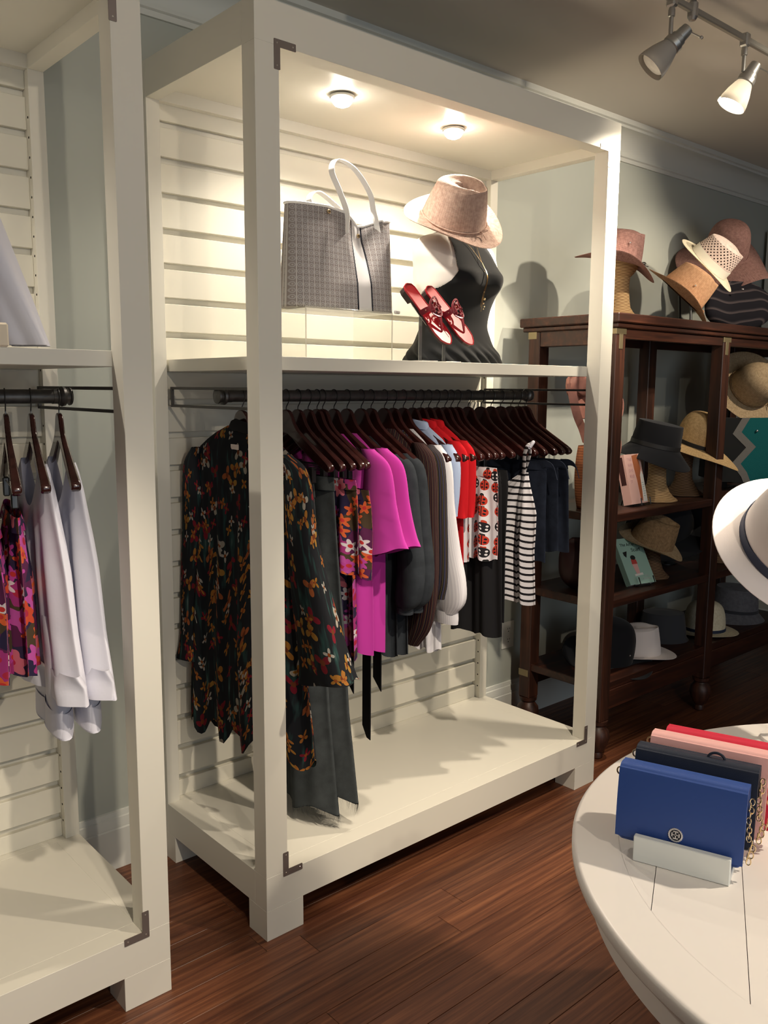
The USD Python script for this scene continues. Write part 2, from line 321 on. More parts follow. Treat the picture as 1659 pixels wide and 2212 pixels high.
def straw(name, a, b, rough=0.85, rings=260.0, holes=False):
    """woven straw: fine plaited rows around the crown (object space of the hat)"""
    g = G(); tc = g.add('texture_coordinate'); n = g.add('noise_texture', {'vector': tc + '.object', 'scale': 90.0, 'detail': 3.0})
    s = g.add('separate_xyz', {'vector': tc + '.UV'})
    row = g.math('sine', g.math('multiply', s + '.y', rings * 6.28)); weave = g.math('sine', g.math('multiply', s + '.x', 900.0))
    h = g.math('multiply_add', row, 0.5, g.math('multiply', weave, 0.25))
    f = g.math('multiply_add', h, 0.22, n + '.fac')
    ramp = g.add('rgb_ramp', {'ramp': [(0.25, a), (0.75, b)], 'fac': f})
    bp = g.add('bump', {'height': h, 'strength': 0.35, 'distance': 0.0015})
    c = ramp + '.color'
    if holes:
        q = g.add('vector_math', {'math_type': 'fraction', 'vector1': g.add('mapping', {'vector': tc + '.UV', 'scale': (72.0, 72.0, 1.0), 'rotation': (0, 0, 0.785)}) + '.vector'})
        k = g.add('separate_xyz', {'vector': q + '.vector'})
        hole = g.math('multiply', g.math('greater_than', k + '.x', 0.55), g.math('greater_than', k + '.y', 0.55))
        zone = g.math('multiply', g.math('greater_than', s + '.y', 0.045), g.math('less_than', s + '.y', 0.118))
        c = g.mix(g.math('multiply', hole, zone), c, (0.035, 0.022, 0.018))
    g.done(name, c, rough, 0.2, bump=bp + '.normal')
straw('straw_blush', (0.38, 0.25, 0.20), (0.58, 0.42, 0.34))
straw('straw_rose', (0.20, 0.105, 0.090), (0.34, 0.19, 0.165))
straw('straw_tan', (0.40, 0.215, 0.115), (0.60, 0.355, 0.205))
straw('straw_gold', (0.46, 0.30, 0.135), (0.70, 0.49, 0.25))
straw('straw_oat', (0.34, 0.245, 0.14), (0.52, 0.39, 0.24))
straw('straw_cream', (0.66, 0.58, 0.40), (0.82, 0.75, 0.58))
straw('straw_openwork', (0.60, 0.46, 0.40), (0.76, 0.62, 0.55), holes=True)
straw('straw_brown', (0.20, 0.125, 0.065), (0.38, 0.25, 0.13))
def wicker(name, a, b):
    g = G(); tc = g.add('texture_coordinate'); s = g.add('separate_xyz', {'vector': tc + '.UV'})
    row = g.math('floor', g.math('multiply', s + '.y', 150.0)); ph = g.math('multiply', row, 3.1416)
    w = g.math('sine', g.math('add', g.math('multiply', s + '.x', 150.0), ph)); r2 = g.math('sine', g.math('multiply', s + '.y', 942.0))
    h = g.math('multiply_add', w, 0.5, g.math('multiply', r2, 0.5))
    ramp = g.add('rgb_ramp', {'ramp': [(0.1, a), (0.9, b)], 'fac': g.math('multiply_add', h, 0.5, 0.5)})
    bp = g.add('bump', {'height': h, 'strength': 0.6, 'distance': 0.002})
    g.done(name, ramp + '.color', 0.7, 0.3, bump=bp + '.normal')
wicker('wicker', (0.28, 0.16, 0.07), (0.56, 0.38, 0.19))
wicker('wicker_dark', (0.10, 0.055, 0.030), (0.22, 0.13, 0.07))

# printed cloths (flat print on the cloth's own coordinates)
g = G(); n = g.add('noise_texture', {'vector': g.uv(60, 9), 'scale': 1.0, 'detail': 2.0}); base = g.add('rgb_ramp', {'ramp': [(0.55, (0.010, 0.011, 0.014)), (0.68, (0.018, 0.050, 0.048)), (0.78, (0.09, 0.12, 0.11))], 'fac': n + '.fac'}) + '.color'
c = flowers(g, base, 0.046, [(0.26, 0.11, 0.020), (0.15, 0.008, 0.018), (0.27, 0.24, 0.20), (0.25, 0.07, 0.022), (0.13, 0.008, 0.014), (0.27, 0.14, 0.026)], 0.46, 3, 0.52, (0.12, 0.03, 0.01), stretch=1.3, depth=0.75)
c = flowers(g, c, 0.030, [(0.27, 0.12, 0.020), (0.30, 0.28, 0.25), (0.15, 0.008, 0.018), (0.27, 0.10, 0.020)], 0.44, 4, 0.40, (0.20, 0.05, 0.01), (3.3, 7.1), 1.35, 0.8)
g.done('floral_dark_print', c, 0.85, 0.15)
g = G(); v = g.uv(15, 15); n = g.add('voronoi_texture', {'dimensions': '2D', 'vector': v, 'scale': 1.0, 'randomness': 1.0}); cs = g.add('separate_color', {'color': n + '.color'})
base = g.add('rgb_ramp', {'ramp': [(0, (0.020, 0.014, 0.045)), (0.25, (0.060, 0.040, 0.022)), (0.5, (0.085, 0.014, 0.060)), (0.75, (0.025, 0.018, 0.050))], 'interpolate': False, 'fac': cs + '.r'}) + '.color'
c = flowers(g, base, 0.062, [(0.50, 0.06, 0.025), (0.42, 0.07, 0.30), (0.48, 0.12, 0.16), (0.30, 0.03, 0.16)], 0.52, 6, 0.8, (0.36, 0.02, 0.05), (1.7, 0.4), 1.0, 0.35)
c = flowers(g, c, 0.045, [(0.58, 0.52, 0.55), (0.40, 0.05, 0.28), (0.55, 0.10, 0.03)], 0.46, 5, 0.5, (0.45, 0.03, 0.03), (5.2, 2.2), 1.0, 0.55)
g.done('floral_purple_print', c, 0.8, 0.2)
g = G(); v = g.uv(1 / 0.047, 1 / 0.047); vo = g.add('voronoi_texture', {'dimensions': '2D', 'vector': v, 'scale': 1.0, 'randomness': 0.55})
d = g.add('vector_math', {'math_type': 'subtract', 'vector1': v, 'vector2': vo + '.position'}) + '.vector'; s = g.add('separate_xyz', {'vector': d}); cs = g.add('separate_color', {'color': vo + '.color'})
body = g.math('less_than', vo + '.distance', 0.36); isred = g.math('greater_than', cs + '.r', 0.45)
def dist_to(px_, py_): return g.add('vector_math', {'math_type': 'distance', 'vector1': d, 'vector2': (px_, py_, 0.0)}) + '.value'
sp = [g.math('less_than', dist_to(a_, b_), 0.075) for a_, b_ in ((-0.17, 0.10), (0.17, 0.10), (-0.15, -0.14), (0.15, -0.14))]
anysp = g.math('maximum', g.math('maximum', sp[0], sp[1]), g.math('maximum', sp[2], sp[3]))
seam = g.math('less_than', g.math('absolute', s + '.x'), 0.028)
shell = g.mix(isred, g.mix(g.math('multiply', anysp, 0.9), (0.014, 0.014, 0.018), (0.80, 0.78, 0.80)), g.mix(g.math('maximum', anysp, seam), (0.52, 0.045, 0.025), (0.015, 0.012, 0.015)))
head = g.math('less_than', dist_to(0.0, 0.38), 0.15)
c = g.mix(body, g.mix(head, (0.72, 0.70, 0.74), g.mix(isred, (0.50, 0.06, 0.03), (0.02, 0.02, 0.02))), shell)
g.done('ladybird_print', c, 0.8, 0.2)
def stripes(name, cols, period, along='y', rough=0.9):
    g = G(); s = g.add('separate_xyz', {'vector': g.uv()}); f = g.math('fraction', g.math('multiply', s + '.' + along, 1 / period))
    r = g.add('rgb_ramp', {'ramp': cols, 'interpolate': False, 'fac': f}); g.done(name, r + '.color', rough, 0.15)
stripes('breton_stripe', [(0.0, (0.62, 0.60, 0.63)), (0.66, (0.012, 0.011, 0.014))], 0.0235)
stripes('maroon_stripe', [(0.0, (0.050, 0.018, 0.020)), (0.25, (0.016, 0.010, 0.016)), (0.45, (0.075, 0.034, 0.026)), (0.62, (0.016, 0.010, 0.020)), (0.85, (0.10, 0.075, 0.045))], 0.019, 'x')
stripes('multi_stripe', [(0.0, (0.045, 0.050, 0.085)), (0.22, (0.016, 0.014, 0.022)), (0.42, (0.085, 0.068, 0.032)), (0.60, (0.018, 0.016, 0.018)), (0.80, (0.060, 0.040, 0.052))], 0.022, 'x')
stripes('pleated_white', [(0.0, (0.66, 0.65, 0.70)), (0.5, (0.76, 0.75, 0.79))], 0.010, 'x')
stripes('dark_wave_stripe', [(0.0, (0.014, 0.013, 0.017)), (0.72, (0.075, 0.060, 0.062)), (0.90, (0.03, 0.026, 0.03))], 0.048, 'y')
stripes('rust_rib', [(0.0, (0.34, 0.125, 0.055)), (0.7, (0.20, 0.07, 0.035))], 0.011, 'y')
g = G(); t = g.add('texture_coordinate'); s0 = g.add('separate_xyz', {'vector': t + '.UV'}); q = g.add('vector_math', {'math_type': 'fraction', 'vector1': g.uv(1 / 0.0185, 1 / 0.0185)}) + '.vector'
ce = g.add('vector_math', {'math_type': 'subtract', 'vector1': q, 'vector2': (0.5, 0.5, 0.0)}) + '.vector'; ln = g.add('vector_math', {'math_type': 'length', 'vector1': ce}) + '.value'; k = g.add('separate_xyz', {'vector': ce})
ring = g.math('compare', ln, 0.33, 0.075); bar = g.math('greater_than', g.math('absolute', k + '.x'), 0.44); dot = g.math('less_than', ln, 0.12)
c = g.mix(g.math('maximum', bar, g.math('multiply', dot, 0.5)), g.mix(g.math('multiply', ring, 0.85), (0.235, 0.205, 0.200), (0.36, 0.345, 0.35)), (0.50, 0.48, 0.47))
u_ = g.math('absolute', g.math('subtract', s0 + '.x', 0.268))
c = g.mix(g.math('less_than', u_, 0.0315), c, (0.018, 0.020, 0.030)); c = g.mix(g.math('less_than', u_, 0.0255), c, (0.66, 0.64, 0.64))
g.done('tote_canvas', c, 0.55, 0.35)

# ------------------------------------------------------------------ the room
YW = 0.640; ZC = 2.74
XL_, XR_, YF_ = -3.2, 6.2, -6.0
floor = struct('floor', bx(XL_ - 0.1, XR_ + 0.1, YF_ - 0.1, YW + 0.1, -0.08, -0.004), M['floor_bamboo'])
rows = 0; y = 0.64
while y > -2.15:
    x = -1.75 + rng.uniform(0, 0.9)
    xs = [-1.9]
    while x < 5.0: xs.append(x); x += rng.uniform(1.5, 1.9)
    xs.append(5.2)
    for a, b in zip(xs[:-1], xs[1:]):
        if b - a > 0.1:
            part(floor, 'plank', bx(a + 0.0004, b - 0.0004, y - 0.0955, y - 0.0004, -0.014, 0, 0.0009), M['floor_bamboo'])
    y -= 0.096
    rows += 1
w_back = struct('wall_back', bx(XL_ - 0.1, XR_ + 0.1, YW, YW + 0.1, 0, ZC), M['wall_paint'])
struct('wall_left', bx(XL_ - 0.1, XL_, YF_, YW, 0, ZC), M['side_wall'])
struct('wall_right', bx(XR_, XR_ + 0.1, YF_, YW, 0, ZC), M['side_wall'])
wx0, wx1, wz0, wz1 = -2.75, 1.55, 0.4, 2.6
struct('wall_front', cat([bx(XL_, wx0, YF_ - 0.1, YF_, 0, ZC), bx(wx1, XR_, YF_ - 0.1, YF_, 0, ZC), bx(wx0, wx1, YF_ - 0.1, YF_, 0, wz0), bx(wx0, wx1, YF_ - 0.1, YF_, wz1, ZC)]), M['side_wall'])
wn = struct('window_1', cat([bx(wx0, wx1, YF_ - 0.08, YF_ + 0.01, wz0, wz0 + 0.05), bx(wx0, wx1, YF_ - 0.08, YF_ + 0.01, wz1 - 0.05, wz1), bx(wx0, wx0 + 0.05, YF_ - 0.08, YF_ + 0.01, wz0, wz1), bx(wx1 - 0.05, wx1, YF_ - 0.08, YF_ + 0.01, wz0, wz1), bx(-0.63, -0.57, YF_ - 0.08, YF_ + 0.01, wz0, wz1)]), M['trim_paint'])
part(wn, 'pane', cat([bx(wx0 + 0.05, -0.63, YF_ - 0.05, YF_ - 0.044, wz0 + 0.05, wz1 - 0.05), bx(-0.57, wx1 - 0.05, YF_ - 0.05, YF_ - 0.044, wz0 + 0.05, wz1 - 0.05)]), M['window_pane'])
struct('ceiling', bx(XL_ - 0.1, XR_ + 0.1, YF_ - 0.1, YW + 0.1, ZC, ZC + 0.08), M['ceiling_paint'])
def profile_x(poly, x0, x1):  # (depth from the wall, z) profile run along x
    v, f = frame(extrude(Polygon(poly), x1 - x0), (x0, YW, 0), (0, -1, 0), (0, 0, 1), (1, 0, 0)); return trimesh.Trimesh(v, np.asarray(f)[:, ::-1], process=False)
arc = [(0.016 + 0.075 * (1 - math.cos(t)), 2.622 + 0.082 * math.sin(t)) for t in np.linspace(0, PI / 2, 9)]
struct('trim_1', profile_x([(0, 2.588), (0.010, 2.588), (0.012, 2.604), (0.020, 2.608), (0.020, 2.616)] + arc + [(0.093, 2.714), (0.104, 2.718), (0.104, ZC), (0, ZC)], XL_, XR_), M['trim_paint'], 40)
struct('baseboard_back', profile_x([(0, 0), (0.020, 0), (0.020, 0.130), (0.0165, 0.134), (0.0175, 0.138), (0.013, 0.165), (0.0085, 0.168), (0.0085, 0.172), (0.006, 0.184), (0, 0.186)], XL_, XR_), M['trim_paint'], 40)

# ------------------------------------------------------------------ the white display cabinets
H, DP = 2.44, 0.617; ZB0, ZB1, ZT0 = 0.0885, 0.1865, 2.340; SH0, SH1 = 1.563, 1.599
PW, PD, FWD, FDP, BPW = 0.070, 0.057, 0.123, 0.091, 0.042
def cabinet(x0, W, label, plates=True, rail=True):
    t = thing('display_cabinet', label, 'display cabinet', (x0 + W / 2, DP / 2, 0), group=None)
    m, X = M['cabinet_white'], lambda a: x0 + a
    P = lambda n, *b, **k: part(t, n, bx(X(b[0]), X(b[1]), *b[2:], **({'c': k.get('c', 0.0006)})), k.get('m', m))
    for a, b in ((0, PW), (W - PW, W)): P('post', a, b, 0, PD, ZB1, ZT0)
    for a, b in ((0, BPW), (W - BPW, W)): P('back_post', a, b, 0.569, DP, ZB1, ZT0)
    for a, b in ((0, FWD), (W - FWD, W)):
        for c_, d_ in ((0, FDP), (DP - FDP, DP)): P('foot', a, b, c_, d_, 0, ZB0, c=0.0006)
    P('bottom_rail', 0, W, 0, PD, ZB0, ZB1); P('bottom_rail', 0, W, DP - 0.05, DP, ZB0, ZB1)
    for a, b in ((0, PW), (W - PW, W)): P('side_rail', a, b, PD, DP - 0.05, ZB0, ZB1)
    P('deck', PW, W - PW, PD, DP - 0.05, ZB1 - 0.025, ZB1, c=0.0004)
    P('top_rail', 0, W, 0, PD, ZT0, H); P("top_rail", 0, W, 0.569, DP, ZT0, H)
    for a, b in ((0, BPW), (W - BPW, W)): P('top_side_rail', a, b, PD, 0.569, ZT0, H)
    P('ceiling_panel', BPW, W - BPW, PD, 0.569, 2.375, 2.395, c=0.0004)
    P('back_board', BPW, W - BPW, 0.6125, 0.6165, ZB1, 2.375)
    g0, z1 = 2.294, 2.375
    while z1 > 0.24:                                        # slat wall: one board between every two grooves
        z0 = max(g0, ZB1); P('slat', BPW, W - BPW, 0.594, 0.6124, z0, z1, m=M['slat_white'], c=0.0015); z1 = g0 - 0.019; g0 -= 0.1017
    P('shelf', 0.050, W - 0.050, 0.055, 0.592, SH0, SH1, c=0.001)
    for px_, s_ in ((BPW, 1), (W - BPW, -1)):               # rows of shelf-pin holes in the back posts
        hs = [frame(lathe([(0, 0), (0.0032, 0), (0.0032, 0.0006), (0, 0.0006)], 10), (X(px_), 0.582, z), (0, 1, 0), (0, 0, s_), (s_, 0, 0)) for z in np.arange(0.24, 2.25, 0.0508)]
        part(t, 'peg_holes', cat(hs), M['dark_hole'], kind='stuff')
    for cx, sx in ((PW, -1), (W - PW, 1)):                  # metal corner plates with screws on the front
        for cz, sz in ((ZB1, -1), (ZT0, 1)):
            o = np.array([X(cx) - sx * 0.003, -0.0016, cz + sz * -0.004]); L, w_ = 0.052, 0.018
            pl = unary_union([sbox(0, -L, w_, w_), sbox(-L + 0.005, 0, w_, w_)]).buffer(-0.002).buffer(0.002)
            v, f = frame(extrude(pl, 0.0018), o, (sx, 0, 0), (0, 0, sz), (0, 1, 0))
            f = f if sx * sz < 0 else np.asarray(f)[:, ::-1]
            pt = part(t, 'corner_plate', (v, f), M['corner_plate_metal'])
            for qx, qz in ((w_ / 2, -L + 0.009), (w_ / 2, w_ / 2), (-L + 0.014, w_ / 2)):
                c_ = o + np.array([sx * qx, 0, sz * qz])
                part(pt, 'screw', frame(lathe([(0, -0.0012), (0.0018, -0.001), (0.0024, 0), (0, 0)], 10), c_, (1, 0, 0), (0, 0, -1), (0, 1, 0)), M['screw_head'])
    if rail:
        for a in (0.055, W - 0.055):
            p = [(X(a), 0.058, 1.515), (X(a), 0.566, 1.512)], [(X(a), 0.058, 1.4615), (X(a), 0.566, 1.4595)]
            rb = part(t, 'rail_bracket', cat([bx(X(a) - 0.003, X(a) + 0.003, 0.058, 0.568, z - 0.004, z + 0.004, 0.001) for z in (1.5135, 1.4605)] + [bx(X(a) - 0.005, X(a) + 0.005, yy, yy + 0.006, 1.4565, 1.5175, 0.001) for yy in (0.0575, 0.562)]), M['bracket_steel'])
        R = 0.0175; prof = [(0.0, 0.0), (0.013, 0.001), (0.0215, 0.003), (0.0225, 0.007), (0.0185, 0.009), (0.0185, 0.017), (0.024, 0.019), (0.0255, 0.026), (0.022, 0.032), (0.0185, 0.034), (0.0185, 0.05), (R, 0.05)]
        rod = part(t, 'hanging_rail', frame(lathe([(R, 0), (R, W - 0.22)], 28), (X(0.11), 0.32, 1.4925), (0, 1, 0), (0, 0, 1), (1, 0, 0)), M['rail_steel'])
        for a, s_ in ((0.062, 1), (W - 0.062, -1)):
            v, f = frame(lathe(prof, 28), (X(a), 0.32, 1.4925), (0, 1, 0), (0, 0, 1), (s_, 0, 0)); part(rod, 'end_cap', (v, f if s_ > 0 else np.asarray(f)[:, ::-1]), M['rail_steel'])
    return t
WC = 1.519
cabinet(0.0, WC, 'tall white slat-backed display cabinet in the middle, with tote, bust and long rack')
XLC = -0.290 - WC
cabinet(XLC, WC, 'white display cabinet cut by the left edge, holding white and purple clothes')
cabinet(3.955, 1.25, 'far white slat-wall cabinet showing as a pale sliver behind the hats at the right edge', rail=False)

# ------------------------------------------------------------------ hangers (all perpendicular to the rail)
ZR = 1.4925; HY = 0.32                                   # rail height and its distance from the front
def hanger_shape():
    half = [(0.0, -0.040), (0.012, -0.0415), (0.023, -0.047), (0.031, -0.056), (0.037, -0.068), (0.045, -0.082), (0.060, -0.098), (0.085, -0.115), (0.125, -0.138), (0.170, -0.163), (0.205, -0.183), (0.221, -0.194), (0.226, -0.203), (0.222, -0.213), (0.212, -0.217)]
    low = [(0.19, -0.209), (0.15, -0.191), (0.10, -0.166), (0.06, -0.143), (0.03, -0.124), (0.010, -0.113), (0.0, -0.111)]
    R = half + low; return Polygon(R + [(-y, z) for y, z in R[-2:0:-1]]).buffer(0.003).buffer(-0.003)
def rounded_plate(poly, ths, offs, n=150):
    """plate with rounded edges: outline rings at the heights ths, shrunk by offs"""
    c = poly.exterior; q = np.array([c.interpolate(k / n, normalized=True).coords[0] for k in range(n)]); t = np.roll(q, -1, 0) - np.roll(q, 1, 0); t /= np.linalg.norm(t, axis=1, keepdims=True)
    nr = np.stack([t[:, 1], -t[:, 0]], 1); nr = nr if poly.contains(Point(q[0] - nr[0] * 1e-4)) else -nr
    P = np.array([np.c_[q - nr * o, np.full(n, h)] for h, o in zip(ths, offs)]); side = loft(P); caps = []
    for k, flip in ((0, True), (-1, False)):
        e = trimesh.creation.triangulate_polygon(Polygon(P[k][:, :2]).buffer(0), engine='earcut'); f = np.asarray(e[1]); a = np.asarray(e[0]); tr = a[f]
        cr = np.cross(tr[:, 1] - tr[:, 0], tr[:, 2] - tr[:, 0]); f = np.where((cr > 0)[:, None] ^ flip, f, f[:, ::-1]); caps.append((np.c_[a, np.full(len(a), P[k][0, 2])], f))
    return cat([side] + caps)
def hanger_parts(t, clips):
    m = rounded_plate(hanger_shape(), [-0.0065, -0.0055, -0.003, 0.003, 0.0055, 0.0065], [0.0035, 0.0012, 0, 0, 0.0012, 0.0035])
    v, f = frame(m, (0, 0, 0), (0, 1, 0), (0, 0, 1), (1, 0, 0)); v = np.array(v); v[:, 0] *= 0.95 + 0.7 * np.clip((np.abs(v[:, 1]) - 0.05) / 0.17, 0, 1)
    part(t, 'arms', (v, f), M['hanger_wood'], world=False, smooth=50)
    hk = [(0, 0, -0.050), (0, 0.0, -0.036), (0, -0.002, -0.031), (0, -0.012, -0.0185)] + [(0, 0.0195 * math.cos(q), 0.0195 * math.sin(q)) for q in np.linspace(1.30 * PI, -0.12 * PI, 16)]
    part(t, 'hook', tube(smoothpath(hk, 40), 0.0016, 6), M['hook_steel'], world=False)
    if clips:
        part(t, 'trouser_bar', tube(smoothpath([(0, -0.19, -0.198), (0, -0.175, -0.212), (0, 0, -0.214), (0, 0.175, -0.212), (0, 0.19, -0.198)], 16), 0.0018, 6), M['hook_steel'], world=False)
        for y in (-0.13, 0.13): part(t, 'clip', bx(-0.008, 0.008, y - 0.012, y + 0.012, -0.255, -0.206, 0.003), M['hook_steel'], world=False)
HANG = {}
def hang(kind, x, label, group, rot=0, ydrop=0.0):
    nm = 'clip_hanger' if kind else 'wooden_hanger'; loc = (x, HY, ZR)
    if kind not in HANG:
        t = thing(nm, label, 'hanger', loc, rot if rot else 1e-6, group); HANG[kind] = t; hanger_parts(t, kind); return t
    return copy_of(HANG[kind], nm, label, 'hanger', loc, rot if rot else 1e-6, group)

# ------------------------------------------------------------------ cloth
def cloth_body(x, prof, nf=5, amp=0.008, ph=0.0, drop=0.55, neck=0.06, dz=0.22, tilt=0.0, hem=0.006, K=44, Mn=112, bulge=0.8, scoop=0.0):
    """hanging garment body. prof: (z, y front, y back, half thickness) from top to hem"""
    p = np.array(prof, float); z = np.linspace(p[0, 0], p[-1, 0], K); o = np.argsort(p[:, 0])
    yf, yb, th = (np.interp(z, p[o, 0], p[o, k]) for k in (1, 2, 3))
    s = (p[0, 0] - z) / max(1e-6, p[0, 0] - p[-1, 0]); a = np.arange(Mn) / Mn * 2 * PI; P = np.zeros((K, Mn, 3)); UV = np.zeros((K, Mn, 2))
    for i in range(K):
        mid, hw = (yf[i] + yb[i]) / 2, (yb[i] - yf[i]) / 2; ca, sa = np.cos(a), np.sin(a)
        y = mid - hw * np.sign(ca) * np.abs(ca) ** bulge; w = min(1, s[i] * 2.2) ** 1.2
        q = (y - mid) / max(hw, 1e-3)
        fold = amp * w * (np.sin(nf * PI * q + ph + 0.8 * s[i]) + 0.45 * np.sin(2.3 * nf * PI * q + 2 * ph + 1.7 * s[i]))
        edge = 1 - 0.25 * np.abs(ca) ** 6
        P[i, :, 0] = x + th[i] * sa * edge * (1 + 0.25 * w * np.sin(nf * 2 * a + ph)) + fold + tilt * (y - HY)
        P[i, :, 1] = y
        d = drop * np.maximum(0, np.abs(y - HY) - neck) * max(0, 1 - (p[0, 0] - z[i]) / dz)
        d = d + scoop * np.maximum(0, 1 - (q / 0.8) ** 2) * max(0, 1 - s[i] * 3.0)
        P[i, :, 2] = z[i] - d + hem * w ** 3 * np.sin(nf * 1.3 * PI * q + ph)
        UV[i, :, 0] = np.where(sa >= 0, y, 1.3 - y); UV[i, :, 1] = z[i] - d * 0.5
    v, f = grid(P, close_v=True); return v, f, UV.reshape(-1, 2)
def sleeve(x, path, amp=0.003, nf=4, ph=0.0, n=40, K=26, tilt=0.0, uvo=0.0):
    """path: (y, z, radius along y, radius along x, tilt of the opening)"""
    p = np.array([q if len(q) == 5 else (*q, 0.0) for q in path], float); t = np.linspace(0, len(p) - 1, K); c = smoothpath(p, K)
    a = np.arange(n) / n * 2 * PI; P = np.zeros((K, n, 3)); UV = np.zeros((K, n, 2))
    for i in range(K):
        y, z, ry, rx, ti = c[i]; s = i / (K - 1)
        w = 1 + amp / 0.02 * s * np.sin(nf * a + ph + 2 * s)
        P[i, :, 1] = y + ry * np.cos(a) * w; P[i, :, 0] = x + rx * np.sin(a) * w + tilt * (P[i, :, 1] - HY); P[i, :, 2] = z + ti * ry * np.cos(a)
        UV[i, :, 0] = uvo + np.where(np.sin(a) >= 0, 1, -1) * 0 + (a / (2 * PI)) * 2 * PI * 0.06; UV[i, :, 1] = z
    v, f = grid(P, close_v=True); return v, f, UV.reshape(-1, 2)
def turn(vfu, x, deg):
    """swing a garment about its hook at x"""
    v, f, uv = vfu; c, s = math.cos(math.radians(deg)), math.sin(math.radians(deg)); d = v - [x, HY, 0]
    return np.stack([x + c * d[:, 0] - s * d[:, 1], HY + s * d[:, 0] + c * d[:, 1], v[:, 2]], 1), f, uv
def gpart(t, name, vfu, m, label=None, swing=None):
    if swing: vfu = turn(vfu, *swing)
    v, f, uv = vfu; return part(t, name, (v, f), m, label, uv=uv)
def garment(name, label, cat_, x, group=None): return thing(name, label, cat_, (x, HY, ZR - 0.05), 0, group)
RG = 'wooden hangers on the middle rail'

# long floral dress, nearest on the rail
x = 0.147; hang(False, x, 'wooden hanger holding the long floral dress', RG)
t = garment('floral_dress', 'long black dress with yellow, red and white flowers and wide sleeves', 'dress', x)
gpart(t, 'skirt_and_bodice', cloth_body(x, [(1.405, 0.255, 0.385, 0.012), (1.375, 0.18, 0.46, 0.02), (1.33, 0.11, 0.53, 0.025), (1.24, 0.105, 0.525, 0.030), (1.0, 0.09, 0.55, 0.032), (0.75, 0.07, 0.585, 0.036), (0.50, 0.035, 0.60, 0.042), (0.455, 0.03, 0.60, 0.042)], 4, 0.010, 0.4, drop=0.0, hem=0.03), M['floral_dark_print'], swing=(x, 8))
gpart(t, 'sleeve', sleeve(x, [(0.125, 1.335, 0.020, 0.018), (0.075, 1.28, 0.050, 0.022), (0.050, 1.10, 0.062, 0.026), (-0.005, 0.90, 0.082, 0.036), (-0.055, 0.76, 0.095, 0.048), (-0.066, 0.725, 0.102, 0.052, -0.25)], 0.004, 3, 0.5, uvo=0.4), M['floral_dark_print'], swing=(x, 4))
gpart(t, 'sleeve', sleeve(x - 0.01, [(0.515, 1.335, 0.020, 0.018), (0.540, 1.27, 0.040, 0.022), (0.535, 1.10, 0.055, 0.026), (0.560, 0.90, 0.040, 0.030), (0.5615, 0.74, 0.035, 0.040), (0.5615, 0.66, 0.050, 0.050)], 0.002, 3, 1.5, uvo=1.0), M['floral_dark_print'], swing=(x, 9))
part(t, 'collar', loft(np.array([[(x + 0.020 * math.sin(a), 0.32 + r * math.cos(a), z - 0.012 * abs(math.cos(a))) for a in np.linspace(0, 2 * PI, 28, endpoint=False)] for r, z in ((0.075, 1.392), (0.066, 1.415), (0.052, 1.428), (0.047, 1.420))])), M['black_cloth'])
part(t, 'neck_label', bx(x - 0.026, x - 0.0245, 0.300, 0.342, 1.338, 1.353, 0.0003), M['label_cloth'])

# two pairs of charcoal frayed trousers on clips
def trousers(x, label, yf, yb, top, hemz, group, fray=True):
    t = garment('frayed_trousers', label, 'trousers', x, group)
    gpart(t, 'legs', cloth_body(x, [(top, yf + 0.02, yb - 0.02, 0.012), (top - 0.06, yf + 0.015, yb - 0.015, 0.016), (0.9, yf, yb, 0.024), (0.55, yf - 0.03, yb + 0.02, 0.030), (hemz, yf - 0.075, yb + 0.05, 0.036)], 2, 0.012, 0.6 + x, drop=0.0, hem=0.012), M['charcoal_cloth'])
    gpart(t, 'waistband', cloth_body(x, [(top + 0.002, yf + 0.017, yb - 0.017, 0.0155), (top - 0.038, yf + 0.013, yb - 0.013, 0.0185)], 3, 0.0, 0, drop=0.0, hem=0, K=4), M['charcoal_cloth'])
    L = []
    r = random.Random(int(x * 1000))
    v, _, _ = cloth_body(x, [(top, yf, yb, 0.012), (top - 0.06, yf + 0.015, yb - 0.015, 0.016), (0.9, yf, yb, 0.024), (0.55, yf - 0.03, yb + 0.02, 0.030), (hemz, yf - 0.075, yb + 0.05, 0.036)], 2, 0.012, 0.6 + x, drop=0.0, hem=0.012)
    ring = v.reshape(44, 112, 3)[-1]
    for k in range(112):
        for q in range(4):
            a = ring[k] + (ring[(k + 1) % 112] - ring[k]) * r.random(); d = np.array([r.uniform(-0.008, 0.008), r.uniform(-0.008, 0.008), -r.uniform(0.026, 0.046)])
            w = np.array([0.0013, 0.0017, 0]); L.append((np.array([a - w + [0, 0, 0.003], a + w + [0, 0, 0.003], a + d]), np.array([[0, 1, 2]])))
    V = np.vstack([l[0] for l in L]); F = np.arange(len(V)).reshape(-1, 3)
    part(t, 'frayed_hem', (V, F), M['charcoal_fringe'], 'lighter loose thread fringe along the hem', kind='stuff', smooth=False)
for x, lab, yf, yb, top, hz in ((0.304, 'charcoal wide trousers with long frayed hem, beside the floral dress', 0.165, 0.46, 1.235, 0.235), (0.347, 'charcoal wide trousers with frayed hem, beside the purple floral shorts', 0.125, 0.47, 1.255, 0.275)):
    hang(True, x, 'clip hanger holding ' + ('the charcoal trousers nearest the dress' if x < 0.33 else 'the second charcoal trousers'), RG); trousers(x, lab, yf, yb, top, hz, None)

